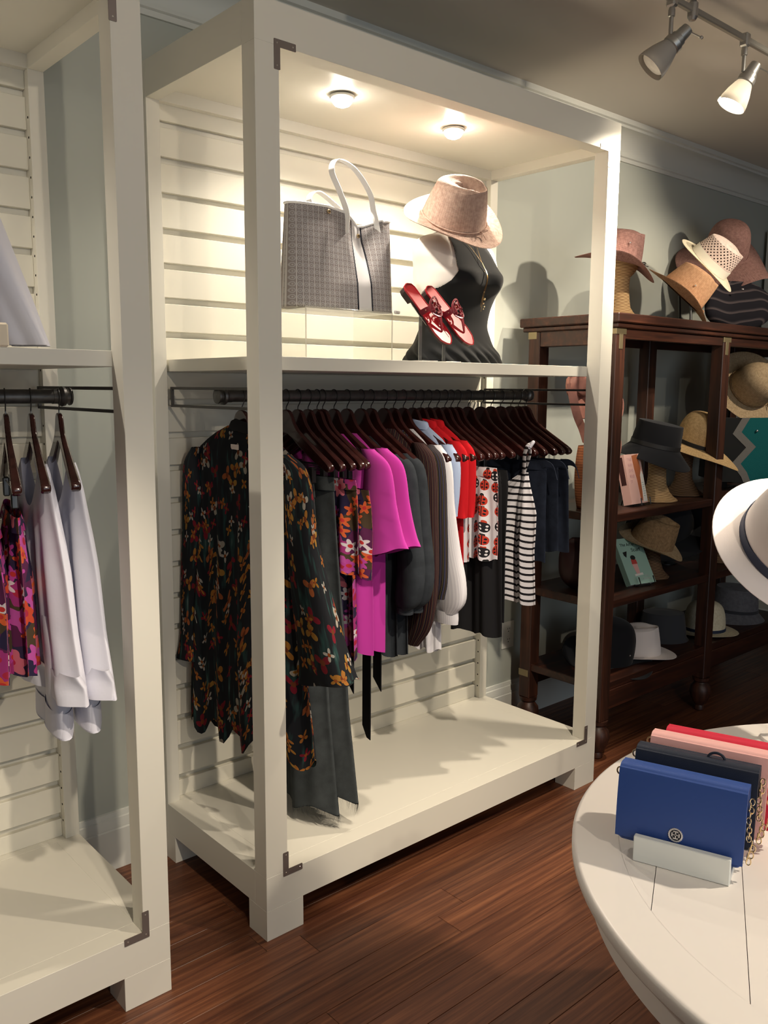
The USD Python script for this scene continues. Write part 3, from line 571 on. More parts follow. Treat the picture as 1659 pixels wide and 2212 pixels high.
# purple floral shorts and skirts
def skirt(name, label, cat_, x, top, hem, yf, yb, m, nf=4, amp=0.010, ph=0.0, th=0.020, clips=True, hl=None, hemw=0.0, waist=None):
    hang(clips, x, hl, RG)
    t = garment(name, label, cat_, x)
    gpart(t, 'panel', cloth_body(x, [(top, yf + 0.01, yb - 0.01, 0.010), (top - 0.05, yf, yb, th * 0.8), (hem, yf - hemw, yb + hemw, th)], nf, amp, ph, drop=0.0, hem=0.006), m)
    gpart(t, 'waistband', cloth_body(x, [(top + 0.001, yf + 0.008, yb - 0.008, 0.0125), (top - 0.03, yf + 0.002, yb - 0.002, th * 0.75 + 0.0035)], nf, 0.0, ph, drop=0.0, hem=0, K=4), waist or m)
    return t
skirt('floral_shorts', 'purple and red floral shorts next to the charcoal trousers', 'shorts', 0.386, 1.250, 0.970, 0.080, 0.50, M['floral_purple_print'], 4, 0.010, 0.3, hl='clip hanger holding the purple floral shorts beside charcoal trousers')
skirt('floral_skirt', 'longer purple floral skirt hanging lower behind the floral shorts', 'skirt', 0.420, 1.235, 0.690, 0.130, 0.49, M['floral_purple_print'], 5, 0.011, 1.3, hl='clip hanger holding the longer purple floral skirt', hemw=0.01)
skirt('dark_floral_shorts', 'dark purple floral shorts with navy hem just left of the magenta tops', 'shorts', 0.442, 1.215, 0.948, 0.086, 0.50, M['floral_purple_print'], 4, 0.009, 2.1, hl='clip hanger holding dark floral shorts beside the magenta tops')

# magenta tops
def top_shirt(name, label, cat_, x, m, zt, hem, yf, yb, slv=None, nf=4, amp=0.010, ph=0.0, th=0.022, hl='', group=None, collar=None, hemw=0.01, sw=None, dropz=0.55, cuff=None, shy=0.20):
    if hl: hang(False, x, hl, RG)
    t = garment(name, label, cat_, x, group)
    gpart(t, 'body', cloth_body(x, [(zt, HY - 0.075, HY + 0.075, 0.010), (zt - 0.045, HY - 0.15, HY + 0.15, 0.016), (zt - 0.09, HY - shy + 0.01, HY + shy - 0.01, th * 0.85), (zt - 0.20, yf, yb, th), (hem, yf - hemw, yb + hemw, th)], nf, amp, ph, drop=0.0, hem=0.008), m)
    for k, sgn in enumerate((1, -1)):
        if slv:
            pth = [((HY - (HY - q[0]) * sgn) if True else 0, q[1], q[2], q[3], (q[4] if len(q) > 4 else 0) * sgn) for q in slv]
            if sgn < 0: pth = [(min(q[0], 0.588 - q[2]), *q[1:]) for q in pth]
            gpart(t, 'sleeve', sleeve(x, pth, 0.003, 3, ph + k, uvo=0.4 + 0.6 * k), m)
            if cuff:
                e = pth[-1]; gpart(t, 'cuff', sleeve(x, [(e[0], e[1] + 0.006, e[2] * 1.05, e[3] * 1.05), (e[0], e[1] - cuff / 2, e[2] * 1.08, e[3] * 1.08), (e[0], e[1] - cuff, e[2] * 1.05, e[3] * 1.05)], 0, 3, 0, K=6), m)
    if collar:
        mcol = collar if not isinstance(collar, bool) else m
        part(t, 'collar', loft(np.array([[(x + rx * math.sin(a), HY + r * math.cos(a), z - 0.010 * abs(math.cos(a))) for a in np.linspace(0, 2 * PI, 24, endpoint=False)] for r, rx, z in ((0.085, 0.018, zt - 0.005), (0.072, 0.02, zt + 0.020), (0.066, 0.014, zt + 0.024), (0.070, 0.008, zt + 0.002))])), mcol)
    return t
MS = [(0.155, 1.335, 0.026, 0.015), (0.110, 1.285, 0.056, 0.018), (0.100, 1.17, 0.072, 0.022), (0.090, 1.075, 0.086, 0.028, -0.12), (0.084, 1.02, 0.098, 0.034, -0.30)]
for x, lab, hl in ((0.487, 'magenta kimono-sleeve top, left one of the two alike', 'wooden hanger holding the left magenta top'), (0.540, 'magenta kimono-sleeve top, right one of the two alike', 'wooden hanger holding the right magenta top')):
    top_shirt('magenta_top', lab, 'top', x, M['magenta_cloth'], 1.375, 0.690, 0.150, 0.49, MS, 3, 0.012, x * 9, 0.022, hl)

# dark denim tunics with hanging sashes
DS = [(0.150, 1.315, 0.022, 0.017), (0.105, 1.265, 0.040, 0.022), (0.088, 1.10, 0.048, 0.026), (0.075, 0.95, 0.055, 0.030), (0.085, 0.86, 0.050, 0.030), (0.100, 0.825, 0.028, 0.022)]
for x, lab, hl in ((0.599, 'charcoal denim tunic with gathered sleeves, beside the magenta tops', 'wooden hanger holding the charcoal tunic beside the magenta tops'), (0.641, 'charcoal denim tunic with gathered sleeves, beside the maroon striped blouse', 'wooden hanger holding the charcoal tunic beside the striped blouse')):
    t = top_shirt('denim_tunic', lab, 'tunic', x, M['dark_denim'], 1.365, 0.66, 0.150, 0.49, DS, 4, 0.010, x * 11, 0.020, hl, cuff=0.014)
def sash(x, y, w, z1, label):
    pth = smoothpath([(x, y, 1.0), (x + 0.004, y + 0.004, 0.85), (x - 0.003, y - 0.004, z1 + 0.15), (x, y, z1)], 12)
    v, f = ribbon(pth, (0.2, 1, 0), w, 0.003); k = np.argsort(v[:, 2])[:5]; v = np.array(v); low = v[:, 2] < z1 + 0.01
    v[low & (v[:, 1] > y), 2] += 0.035; return v, f
for i, (x, y, z1, lab) in enumerate(((0.455, 0.20, 0.560, 'short black tie sash hanging below the purple floral skirt'), (0.512, 0.185, 0.395, 'longest black tie sash, hanging below the magenta tops'), (0.570, 0.20, 0.540, 'black tie sash hanging below the charcoal tunics'))):
    single('tie_sash', sash(x, y, 0.052, z1, ''), M['black_cloth'], lab, 'sash')

# striped and plain blouses
SB = [(0.155, 1.345, 0.024, 0.015), (0.125, 1.285, 0.050, 0.018), (0.125, 1.10, 0.066, 0.020), (0.130, 0.90, 0.080, 0.022), (0.150, 0.76, 0.078, 0.022), (0.175, 0.675, 0.036, 0.018)]
top_shirt('striped_blouse', 'dark maroon fine-striped blouse with full sleeves', 'blouse', 0.700, M['maroon_stripe'], 1.385, 0.80, 0.140, 0.50, SB, 5, 0.009, 0.7, 0.022, 'wooden hanger holding the maroon striped blouse')
top_shirt('striped_blouse', 'blue and olive striped blouse squeezed beside the white blouse', 'blouse', 0.740, M['multi_stripe'], 1.380, 0.86, 0.130, 0.50, [(0.150, 1.335, 0.022, 0.016), (0.112, 1.28, 0.036, 0.018), (0.102, 1.10, 0.044, 0.022), (0.100, 0.92, 0.048, 0.024), (0.115, 0.84, 0.046, 0.022)], 5, 0.007, 1.9, 0.018, 'wooden hanger holding the blue and olive striped blouse')
WS = [(0.165, 1.335, 0.024, 0.016), (0.145, 1.275, 0.055, 0.020), (0.145, 1.14, 0.072, 0.022), (0.130, 1.00, 0.088, 0.024), (0.108, 0.90, 0.096, 0.026), (0.098, 0.83, 0.088, 0.026), (0.098, 0.785, 0.046, 0.022)]
top_shirt('white_blouse', 'white pleated blouse with full cuffed sleeves, beside the red tops', 'blouse', 0.785, M['pleated_white'], 1.382, 0.640, 0.160, 0.48, WS, 6, 0.009, 0.2, 0.024, 'wooden hanger holding the white pleated blouse', cuff=0.035, hemw=0.03)
top_shirt('blue_shirt', 'pale blue collared shirt between the white blouse and red tops', 'shirt', 0.830, M['pale_blue_cloth'], 1.392, 0.80, 0.150, 0.49, [(0.158, 1.335, 0.024, 0.016), (0.130, 1.28, 0.034, 0.018), (0.128, 1.18, 0.036, 0.018), (0.135, 1.10, 0.036, 0.018)], 4, 0.006, 1.1, 0.018, 'wooden hanger holding the pale blue shirt', collar=True)
RS = [(0.165, 1.345, 0.028, 0.014), (0.148, 1.30, 0.050, 0.016), (0.150, 1.20, 0.058, 0.017), (0.154, 1.12, 0.062, 0.018), (0.156, 1.090, 0.066, 0.019)]
for x, lab, hl in ((0.868, 'red short-sleeved top, the left one of two, beside the blue shirt', 'wooden hanger holding the left red tee'), (0.905, 'red short-sleeved top, the right one of two, beside the ladybird trousers', 'wooden hanger holding the right red tee')):
    top_shirt('red_knit_tee', lab, 'top', x, M['red_cloth'], 1.395, 0.86, 0.150, 0.49, RS, 4, 0.007, x * 7, 0.020, hl, collar=True)

# ladybird print trousers folded over clips, black trousers below
skirt('ladybird_shorts', 'white ladybird-print shorts partly behind the right red tee', 'shorts', 0.945, 1.250, 0.925, 0.158, 0.47, M['ladybird_print'], 4, 0.008, 0.8, 0.016, True, 'clip hanger holding the ladybird shorts nearest the red tops')
skirt('ladybird_shorts', 'white ladybird-print shorts in full view beside the black trousers', 'shorts', 0.985, 1.252, 0.935, 0.062, 0.50, M['ladybird_print'], 5, 0.010, 2.6, 0.018, True, 'clip hanger holding the ladybird shorts in full view')
skirt('black_trousers', 'black trousers hanging lowest behind the ladybird shorts', 'trousers', 1.016, 1.235, 0.660, 0.075, 0.50, M['black_cloth'], 4, 0.012, 0.1, 0.026, True, 'clip hanger holding the black trousers behind ladybird shorts', hemw=0.015)
skirt('black_trousers', 'black trousers hanging just left of the striped tank top', 'trousers', 1.050, 1.240, 0.700, 0.072, 0.50, M['black_cloth'], 3, 0.010, 1.1, 0.022, True, 'clip hanger holding the black trousers beside the tank top')

hang(False, 1.105, 'empty wooden hanger just left of the striped tank top', RG)
# striped tank top hanging by its straps
x = 1.173; hang(False, x, 'wooden hanger holding the striped tank top', RG)
t = garment('striped_tank_top', 'black and white striped ribbed tank top hanging by knotted straps', 'tank top', x)
gpart(t, 'body', cloth_body(x, [(1.225, 0.090, 0.115, 0.010), (1.18, 0.080, 0.19, 0.020), (1.12, 0.060, 0.30, 0.026), (1.08, 0.050, 0.34, 0.030), (0.95, 0.058, 0.35, 0.027), (0.755, 0.048, 0.36, 0.026)], 4, 0.011, 0.9, drop=0.0, hem=0.006), M['breton_stripe'])
for a, b in ((0.012, 0.16), (-0.014, 0.125)):
    v, f = ribbon(smoothpath([(x + a, b, 1.10), (x + a * 1.4, b - 0.03, 1.20), (x + a, 0.096, 1.285), (x + a * 0.3, 0.090, 1.318), (x, 0.084, 1.325)], 16), (0.4, 1, 0.3), 0.020, 0.004); part(t, 'strap', (v, f), M['breton_stripe'], uv=np.stack([v[:, 1], v[:, 2]], 1))
part(t, 'strap_knot', tube(smoothpath([(x - 0.012, 0.075, 1.315), (x, 0.07, 1.333), (x + 0.012, 0.085, 1.33), (x + 0.004, 0.10, 1.318), (x - 0.012, 0.075, 1.315)], 18), 0.006, 7), M['white_cloth'], 'white twisted strap end')

# three navy button shorts at the right end
for k, (x, lab, yf) in enumerate(((1.229, 'navy shorts directly right of the striped tank top', 0.050), (1.283, 'navy buttoned shorts, middle pair of three at the rail end', 0.040), (1.341, 'navy shorts, last pair on the rail, with curled waist tab', 0.040))):
    t = skirt('navy_shorts', lab, 'shorts', x, 1.262, (0.90, 0.935, 0.930)[k], yf, 0.50, M['navy_cloth'], 3, 0.007, k * 1.7, 0.019, True, 'clip hanger holding ' + ('the first navy shorts beside the tank top', 'the middle navy shorts', 'the last navy shorts')[k], hemw=0.012)
    v, f = ribbon(smoothpath([(x - 0.004, yf + 0.03, 1.252), (x - 0.002, yf - 0.005, 1.256), (x, yf - 0.030, 1.243), (x, yf - 0.046, 1.205)], 12), (0, 0.3, 1), np.linspace(0.030, 0.006, 12), 0.004)
    part(t, 'waist_tab', (v, f), M['navy_cloth'])
    part(t, 'button', frame(lathe([(0.007, 0), (0.007, 0.002), (0.005, 0.003), (0, 0.002)], 14), (x - 0.026, yf + 0.055, 1.09), (0, 1, 0), (0, 0, 1), (-1, 0, 0)), M['hook_steel'])
hang(False, 1.386, 'empty wooden hanger second from the right end of the rail', RG)
hang(False, 1.425, 'empty wooden hanger at the very right end of the rail', RG)

# ------------------------------------------------------------------ left cabinet's rail
LG = 'wooden hangers on the left rail'
SWG = -14
def swing_hang(kind, x, label, rot): return hang(kind, x, label, LG, rot)
for x, lab, wlab, rot in ((-0.386, 'white linen tunic at the right end of the left rail', 'wooden hanger holding the white tunic nearest the cabinet post', -13), (-0.455, 'white linen tunic behind the right-hand white one on the left rail', 'wooden hanger holding the inner white tunic', -13)):
    swing_hang(False, x, wlab, rot)
    t = garment('white_tunic', lab, 'tunic', x)
    m = M['white_cloth']; sw = (x, rot * 0.5)
    bp = [(1.335, 0.205, 0.435, 0.016), (1.315, 0.185, 0.455, 0.020), (1.27, 0.160, 0.48, 0.024), (1.15, 0.115, 0.515, 0.028), (0.95, 0.060, 0.55, 0.034), (0.805, -0.005, 0.575, 0.040)]
    gpart(t, 'body', cloth_body(x, bp, 3, 0.010, x * 5, drop=0.0, hem=0.008, scoop=0.11), m, swing=sw)
    bq = [(0.866, 0.012, 0.572, 0.0400), (0.805, -0.0065, 0.5765, 0.0420), (0.800, -0.0065, 0.5765, 0.0420)]
    gpart(t, 'hem_band', cloth_body(x, bq, 3, 0.0112, x * 5 + 0.78, drop=0.0, hem=0.0, K=6), m, swing=sw)
    for y, zz, xo in ((0.150, 0.715, -0.012), (0.335, 0.690, 0.008)):
        gpart(t, 'sleeve', sleeve(x + xo, [(y + 0.03, 0.98, 0.040, 0.020), (y, 0.90, 0.050, 0.024), (y - 0.010, 0.79, 0.052, 0.026), (y - 0.014, zz, 0.056, 0.028, 0.25)], 0.002, 3, y * 9), m, swing=sw)
        gpart(t, 'cuff', sleeve(x + xo, [(y - 0.011, zz + 0.058, 0.0555, 0.0282, 0.25), (y - 0.014, zz + 0.002, 0.0585, 0.0296, 0.25), (y - 0.014, zz - 0.003, 0.0580, 0.0292, 0.25)], 0.002, 3, y * 9 + 1.6, K=5), m, swing=sw)
for k, (x, top, hem_, yf, rot, lab, hl, nm) in enumerate(((-0.515, 1.225, 0.860, 0.105, -14, 'purple floral shorts beside the white tunics on the left rail', 'clip hanger holding the floral shorts beside the white tunics', 'floral_shorts'), (-0.575, 1.215, 0.865, 0.085, -12, 'purple floral skirt with large pink bloom at the left picture edge', 'clip hanger holding the floral skirt at the left edge', 'floral_skirt'))):
    swing_hang(True, x, hl, rot)
    t = garment(nm, lab, 'shorts' if k == 0 else 'skirt', x)
    gpart(t, 'panel', cloth_body(x, [(top, yf + 0.01, 0.48, 0.012), (top - 0.06, yf, 0.49, 0.020), (hem_, yf - 0.01, 0.50, 0.026)], 4, 0.012, k * 2.0, drop=0.0), M['floral_purple_print'], swing=(x, rot))
    gpart(t, 'waistband', cloth_body(x, [(top + 0.001, yf + 0.008, 0.482, 0.0145), (top - 0.035, yf + 0.002, 0.488, 0.0205)], 4, 0.0, 0, drop=0.0, hem=0, K=4), M['floral_purple_print'], swing=(x, rot))

# ------------------------------------------------------------------ hats
def hat_mesh(R=0.088, L=0.100, Hc=0.105, brim=0.065, style='fedora', dip=0.25, side=0.3, wave=0.0, taper=0.86, th=0.004):
    """hat about its own brim plane (z up, front = +x). returns crown, brim: (v, f, uv)"""
    n = 72; a = np.arange(n) / n * 2 * PI; ca, sa = np.cos(a), np.sin(a)
    rows = []
    K = 14
    for i in range(K):                                          # side wall
        s = i / (K - 1); k = 1 - (1 - taper) * s ** 1.3
        rows.append((s * Hc, k, 0))
    for q in (0.97, 0.92, 0.84, 0.72, 0.56, 0.38, 0.18, 0.0):   # top
        rows.append((Hc, taper * q, 1 - q))
    C = np.zeros((len(rows), n, 3)); U = np.zeros((len(rows), n, 2)); run = 0
    for i, (z, k, t) in enumerate(rows):
        x, y = L * k * ca, R * k * sa; zz = np.full(n, z)
        rr = np.sqrt((x / L) ** 2 + (y / R) ** 2)
        if style in ('round', 'cloche'):
            if t > 0: zz = np.full(n, Hc + Hc * 0.42 * (1 - (1 - t) ** 2) ** 0.9 if style == 'round' else Hc + 0.035 * t)
            zz = Hc * 1.0 * np.sin(np.minimum(1, (i / (len(rows) - 1))) * PI / 2) * 1.25 + 0 * a; kk = np.cos((i / (len(rows) - 1)) ** 1.35 * PI / 2) ** 0.62 if i < len(rows) - 1 else 0.0
            x, y = L * kk * ca, R * kk * sa
        elif style == 'bucket':
            zz = zz + 0.006 * t
        else:
            h = z / Hc
            if t > 0: zz = zz + 0.012 * np.minimum(t * 4, 1) - 0.030 * np.exp(-(y / (0.028)) ** 2) * np.minimum(1, t * 3) * (0.6 + 0.4 * ca)
            pin = np.exp(-((np.abs(a - PI) - PI + 0.55) / 0.30) ** 2) * 0.16 * h ** 2      # side pinches towards the front
            x, y = x * (1 - 0.4 * pin), y * (1 - pin); zz = zz - (0.010 * h * (1 - ca) if t == 0 else 0.010 * (1 - x / L) * 1.0)
        C[i] = np.stack([x, y, zz], 1); U[i, :, 0] = a * 0.09
        run += 0 if i == 0 else np.linalg.norm(C[i, 0] - C[i - 1, 0]); U[i, :, 1] = run
    cv, cf = loft(C); cuv = U.reshape(-1, 2)
    B, UB = [], []
    prof = [(0.0, 0.0), (0.25, -0.001), (0.5, -0.002), (0.75, -0.002), (0.96, -0.001), (1.0, -0.002), (0.96, -0.004), (0.5, -0.0055), (0.0, -0.0045)]
    for t, dz in prof:
        x, y = (L + brim * t) * ca, (R + brim * t) * sa
        z = dz * th / 0.004 + brim * t ** 1.5 * (side * np.abs(sa) ** 3 - dip * np.maximum(ca, 0) ** 2 - 0.35 * dip * np.maximum(-ca, 0) ** 2) + wave * t * np.sin(3 * a + 0.6)
        if style == 'bucket': z = dz - brim * t * 0.72 + wave * t * np.sin(2 * a); x, y = (L + brim * t * 0.75) * ca, (R + brim * t * 0.75) * sa
        B.append(np.stack([x, y, z], 1)); UB.append(np.stack([a * 0.12, np.full(n, 0.2 + brim * t)], 1))
    bv, bf = loft(np.array(B)); return (cv, cf, cuv), (bv, bf, np.vstack(UB))
def band_mesh(R, L, h, taper, Hc, z0=0.001, out=0.0022):
    n = 60; a = np.arange(n) / n * 2 * PI; P = []
    for z, o in ((z0, 0.0005), (z0, out), (z0 + h, out), (z0 + h, 0.0005)):
        k = 1 - (1 - taper) * (max(z, 0) / Hc) ** 1.3; P.append(np.stack([(L * k + o) * np.cos(a), (R * k + o) * np.sin(a), np.full(n, z)], 1))
    return loft(np.array(P))
def hat(name, label, pos, up, face, m, size=1.0, band=None, bandh=0.022, group=None, cat_='hat', charm=None, cord=None, brim_m=None, **kw):
    """pos: centre of the head opening; up: crown axis; face: towards which the front of the brim points"""
    ex, ey, ez = basis(up, face); ex, ey, ez = ex * size, ey * size, ez * size
    t = thing(name, label, cat_, pos, 0, group)
    cr, br = hat_mesh(**kw)
    for nm, (v, f, uv), mm in (('crown', cr, m), ('brim', br, brim_m or m)):
        v, f = frame((v, f), pos, ex, ey, ez); part(t, nm, (v, f), mm, uv=uv)
    R, L, Hc, tp = kw.get('R', 0.088), kw.get('L', 0.100), kw.get('Hc', 0.105), kw.get('taper', 0.86)
    if band: part(t, 'hat_band', frame(band_mesh(R, L, bandh, tp if kw.get('style', 'fedora') != 'round' else 1.0, Hc), pos, ex, ey, ez), M[band])
    if cord:
        n = 48; a = np.arange(n) / n * 2 * PI
        pth = np.stack([(L + 0.0025) * np.cos(a), (R + 0.0025) * np.sin(a), np.full(n, 0.008)], 1)
        part(t, 'hat_cord', frame(tube(pth, 0.0022, 6, closed=True), pos, ex, ey, ez), M[cord])
        q = cord_at = kw.get('_', 0.0) or -0.35
        b0 = np.array([L * math.cos(q) + 0.004, R * math.sin(q), 0.010])
        bow = [b0 + np.array(p) for p in ((0, 0, 0), (0.010, 0.014, 0.004), (0.014, 0.026, -0.002), (0.006, 0.012, -0.004), (0, 0, 0), (0.010, -0.014, 0.003), (0.013, -0.024, -0.003), (0.006, -0.010, -0.004), (0, 0, 0), (0.016, -0.006, -0.008), (0.026, -0.016, -0.010))]
        part(t, 'cord_bow', frame(tube(smoothpath(bow, 50), 0.0014, 5), pos, ex, ey, ez), M[cord])
    if charm:
        q, z = charm; p = np.array([(L * 0.97 + 0.002) * math.cos(q), (R * 0.97 + 0.002) * math.sin(q), z])
        s = trimesh.creation.icosphere(1, 0.0042); part(t, 'metal_charm', frame((s.vertices + p, s.faces), pos, ex, ey, ez), M['silver'])
    return t
def head_form(name, label, pos, h=0.20, r_base=0.068, r_neck=0.034, m='wicker', head=True, group='woven hat stands'):
    """woven hat stand: flared foot, neck and egg-shaped head"""
    t = thing(name, label, 'hat stand', pos, 0, group)
    foot = [(0, 0.0), (r_base, 0.0), (r_base + 0.002, 0.006), (r_base - 0.004, 0.012), (r_base * 0.80, 0.022), (r_base * 0.62, 0.042), (r_neck * 1.08, 0.075), (r_neck, 0.105)]
    n = 40; a = np.arange(n) / n * 2 * PI
    def lat(p):
        p = np.array(p); P = np.stack([p[:, :1] * np.cos(a), p[:, :1] * np.sin(a), np.repeat(p[:, 1:2], n, 1)], -1) + np.array(pos)
        d = np.r_[0, np.cumsum(np.linalg.norm(np.diff(p, axis=0), axis=1))]; U = np.stack([np.repeat((a * 0.05)[None], len(p), 0), np.repeat(d[:, None], n, 1)], -1)
        v, f = loft(P); return v, f, U.reshape(-1, 2)
    v, f, uv = lat(foot + [(r_neck * 0.98, h * 0.62), (r_neck * 1.05, h - 0.035)]); part(t, 'stem', (v, f), M[m], uv=uv)
    if head:
        z = np.linspace(0, 1, 12); hd = [(max(1e-4, 0.072 * math.sin(PI * (0.12 + 0.88 * q)) ** 0.7 if q < 1 else 1e-4), h - 0.04 + 0.15 * q) for q in z]
        v, f, uv = lat(hd); part(t, 'head', (v, f), M[m], uv=uv)
    return t

# ------------------------------------------------------------------ on the middle cabinet's shelf
def puck(x, y, label):
    t = thing('puck_light', label, 'light', (x, y, 2.350), 0, 'puck lights under the cabinet top')
    part(t, 'housing', lathe([(0.0, 2.375), (0.034, 2.3749), (0.037, 2.371), (0.037, 2.366), (0.034, 2.364), (0.030, 2.364), (0.029, 2.368), (0.0, 2.368)][::-1], 36, (x, y, 0)), M['satin_nickel'])
    part(t, 'lens', lathe([(0.0, 2.3400), (0.012, 2.3408), (0.022, 2.3450), (0.0295, 2.3540), (0.0295, 2.366), (0.0, 2.366)], 30, (x, y, 0)), M['lamp_glow'], 'glowing lens')
    spot('puck_lamp', (x, y, 2.325), (x + 0.0, y + 0.02, 1.0), 8, 74, 0.8, 0.012, HALO)
puck(0.475, 0.262, 'round under-top puck light above the tote bag'); puck(0.955, 0.270, 'round under-top puck light above the straw hat and bust')
puck(-1.05, 0.27, 'round puck light under the left cabinet top, out of the picture')

# acrylic riser and tote bag
t = thing('acrylic_riser', 'clear acrylic riser under the grey tote bag', 'display riser', (0.475, 0.30, SH1))
rx0, rx1, ry0, ry1, rz = 0.300, 0.640, 0.215, 0.405, 1.752
part(t, 'top_plate', bx(rx0, rx1, ry0, ry1, rz - 0.005, rz, 0.0006), M['clear_acrylic'])
for a in (rx0, rx1 - 0.005): part(t, 'side_plate', bx(a, a + 0.005, ry0, ry1, SH1, rz - 0.005, 0.0006), M['clear_acrylic'])
part(t, 'polished_edge', cat([bx(rx0, rx1, ry0 - 0.0008, ry0, rz - 0.005, rz, 0.0002)] + [bx(a, a + 0.005, ry0 - 0.0008, ry0, SH1, rz - 0.005, 0.0002) for a in (rx0, rx1 - 0.005)]), M['acrylic_edge'])
def tote():
    t = thing('tote_bag', 'grey patterned tote bag with white centre stripe and white handles on the shelf', 'tote bag', (0.485, 0.31, 1.753))
    x0, x1, zb, zt = 0.285, 0.695, 1.7535, 2.052; yc = 0.305; n = 96; K = 26
    th = np.linspace(0, 2 * PI, n, endpoint=False); P = np.zeros((K, n, 3)); U = np.zeros((K, n, 2))
    for i in range(K):
        s = i / (K - 1); hw = 0.5 * (x1 - x0) * (1.0 - 0.035 * s); d = 0.062 * (1 - s) + 0.030 * s
        c, q = np.cos(th), np.sin(th); X = hw * np.sign(c) * np.abs(c) ** 0.35; Y = d * np.sign(q) * np.abs(q) ** 0.75
        xx = X / hw; front = q < 0
        pinch = 0.040 * np.exp(-((xx - 0.42 + 0.22 * (1 - s)) / 0.27) ** 2) * np.clip((s - 0.28) / 0.5, 0, 1)
        Y = Y + np.where(front, pinch, -pinch * 0.3) - 0.010 * np.where(front, 1, 0) * np.exp(-((xx + 0.3) / 0.5) ** 2) * s
        P[i, :, 0] = 0.5 * (x0 + x1) + X + 0.008 * s; P[i, :, 1] = yc + Y
        top = zt - 0.034 * np.exp(-((xx - 0.40) / 0.34) ** 2) * s ** 2 - 0.006 * (xx > 0.8) * s
        P[i, :, 2] = zb + (top - zb) * s + 0.003 * np.maximum(0, xx) ** 4 * (1 - s)
        U[i, :, 0] = np.where(front, xx * 0.5 * (x1 - x0) + 0.205, 1.2 + xx * 0.2); U[i, :, 1] = s * 0.30
    v, f = loft(P, cap0=True); uv = np.vstack([U.reshape(-1, 2), [[0.1, 0.0]]])
    part(t, 'body', (v, f), M['tote_canvas'], uv=uv)
    rim = P[-1]; part(t, 'top_trim', tube(np.vstack([rim]), 0.0042, 7, closed=True), M['white_leather'])
    corner = cat([bx(x1 - 0.012, x1 + 0.010, yc - 0.056, yc - 0.045, zb, zb + 0.012, 0.003)]); part(t, 'corner_tab', corner, M['tote_canvas'], smooth=False)
    fr = lambda u: rim[np.argmin(np.where(np.sin(th) < 0, np.abs((rim[:, 0] - 0.5 * (x0 + x1)) / 0.198 - u), 9))]
    bk = lambda u: rim[np.argmin(np.where(np.sin(th) > 0, np.abs((rim[:, 0] - 0.5 * (x0 + x1)) / 0.198 - u), 9))]
    a, b = fr(-0.02), fr(0.70)
    A = smoothpath([a + [-0.004, -0.004, -0.060], a + [-0.002, -0.005, 0.0], a + [-0.030, -0.004, 0.06], a + [-0.056, 0, 0.115], a + [-0.030, 0.004, 0.150], a + [0.035, 0.006, 0.135], a + [0.095, 0.004, 0.075], b + [-0.010, -0.004, 0.035], b + [0.0, -0.006, 0.0], b + [0.014, -0.007, -0.058]], 60)
    part(t, 'handle', ribbon(A, np.linspace(0, 1, 60)[:, None] * np.array([0.2, 0.2, 0.0]) + np.array([0.55, -0.75, 0.10]), 0.017, 0.0032), M['white_leather'])
    a, b = bk(-0.35), bk(0.42)
    B = smoothpath([a + [0, 0.004, -0.05], a + [0, 0.005, 0.0], a + [-0.008, 0.012, 0.035], a + [0.03, 0.02, 0.060], a + [0.09, 0.02, 0.035], b + [-0.03, 0.012, 0.035], b + [0, 0.005, 0], b + [0.004, 0.004, -0.05]], 50)
    part(t, 'handle', ribbon(B, (0.5, -0.8, 0.15), 0.017, 0.0032), M['white_leather'])
    for u, dz in ((-0.28, -0.016), (0.36, -0.030)):
        c = fr(u) + [0, -0.006, dz]; part(t, 'snap', frame(lathe([(0, -0.004), (0.004, -0.004), (0.0065, -0.002), (0.0065, 0.0), (0, 0)], 16), c, (1, 0, 0), (0, 0, 1), (0, 1, 0)), M['gold'])
tote()

# mannequin bust with halter top, necklace and straw hat
BX, BY = 1.002, 0.300
BP = [(1.600, .178, .118, .0), (1.640, .170, .112, .0), (1.690, .146, .098, .0), (1.735, .130, .090, .0), (1.780, .134, .094, .004), (1.830, .148, .104, .012), (1.865, .156, .116, .022), (1.895, .160, .118, .022), (1.925, .166, .108, .014), (1.960, .178, .096, .004), (1.990, .182, .080, -.002), (2.012, .166, .064, -.006), (2.028, .128, .054, -.008), (2.040, .082, .050, -.008), (2.052, .056, .050, -.008), (2.080, .052, .050, -.006), (2.115, .052, .050, -.004)]
def bust_rings(off=0.0, zs=None, n=72):
    b = np.array(BP); z = zs if zs is not None else np.linspace(b[0, 0], b[-1, 0], 60); a = np.arange(n) / n * 2 * PI; P = []
    from scipy.interpolate import PchipInterpolator as PI_
    w, d, o = (PI_(b[:, 0], b[:, k])(z) for k in (1, 2, 3))
    for i in range(len(z)):
        c, s = np.cos(a), np.sin(a); x = (w[i] + off) * np.sign(c) * np.abs(c) ** 0.9; y = (d[i] + off) * s
        br = np.exp(-((z[i] - 1.880) / 0.035) ** 2) * (np.exp(-((np.abs(x) - 0.070) / 0.045) ** 2)) * 0.022 * (s < 0)
        P.append(np.stack([BX + x, BY - o[i] * (s < 0) + y - br, np.full(n, z[i])], 1))
    return np.array(P)
t = thing('mannequin_bust', 'pale shop mannequin bust standing on the cabinet shelf', 'mannequin', (BX, BY, 1.6))
v, f = loft(bust_rings(), True, True); part(t, 'torso', (v, f), M['mannequin_skin'], smooth=True)
part(t, 'base_plate', lathe([(0, 1.5992), (0.10, 1.5992), (0.10, 1.602), (0, 1.602)], 36, (BX, BY, 0)), M['white_plastic'])
t = thing('halter_top', 'black ribbed halter top on the mannequin bust, ruffled at the hem', 'halter top', (BX, BY, 1.6))
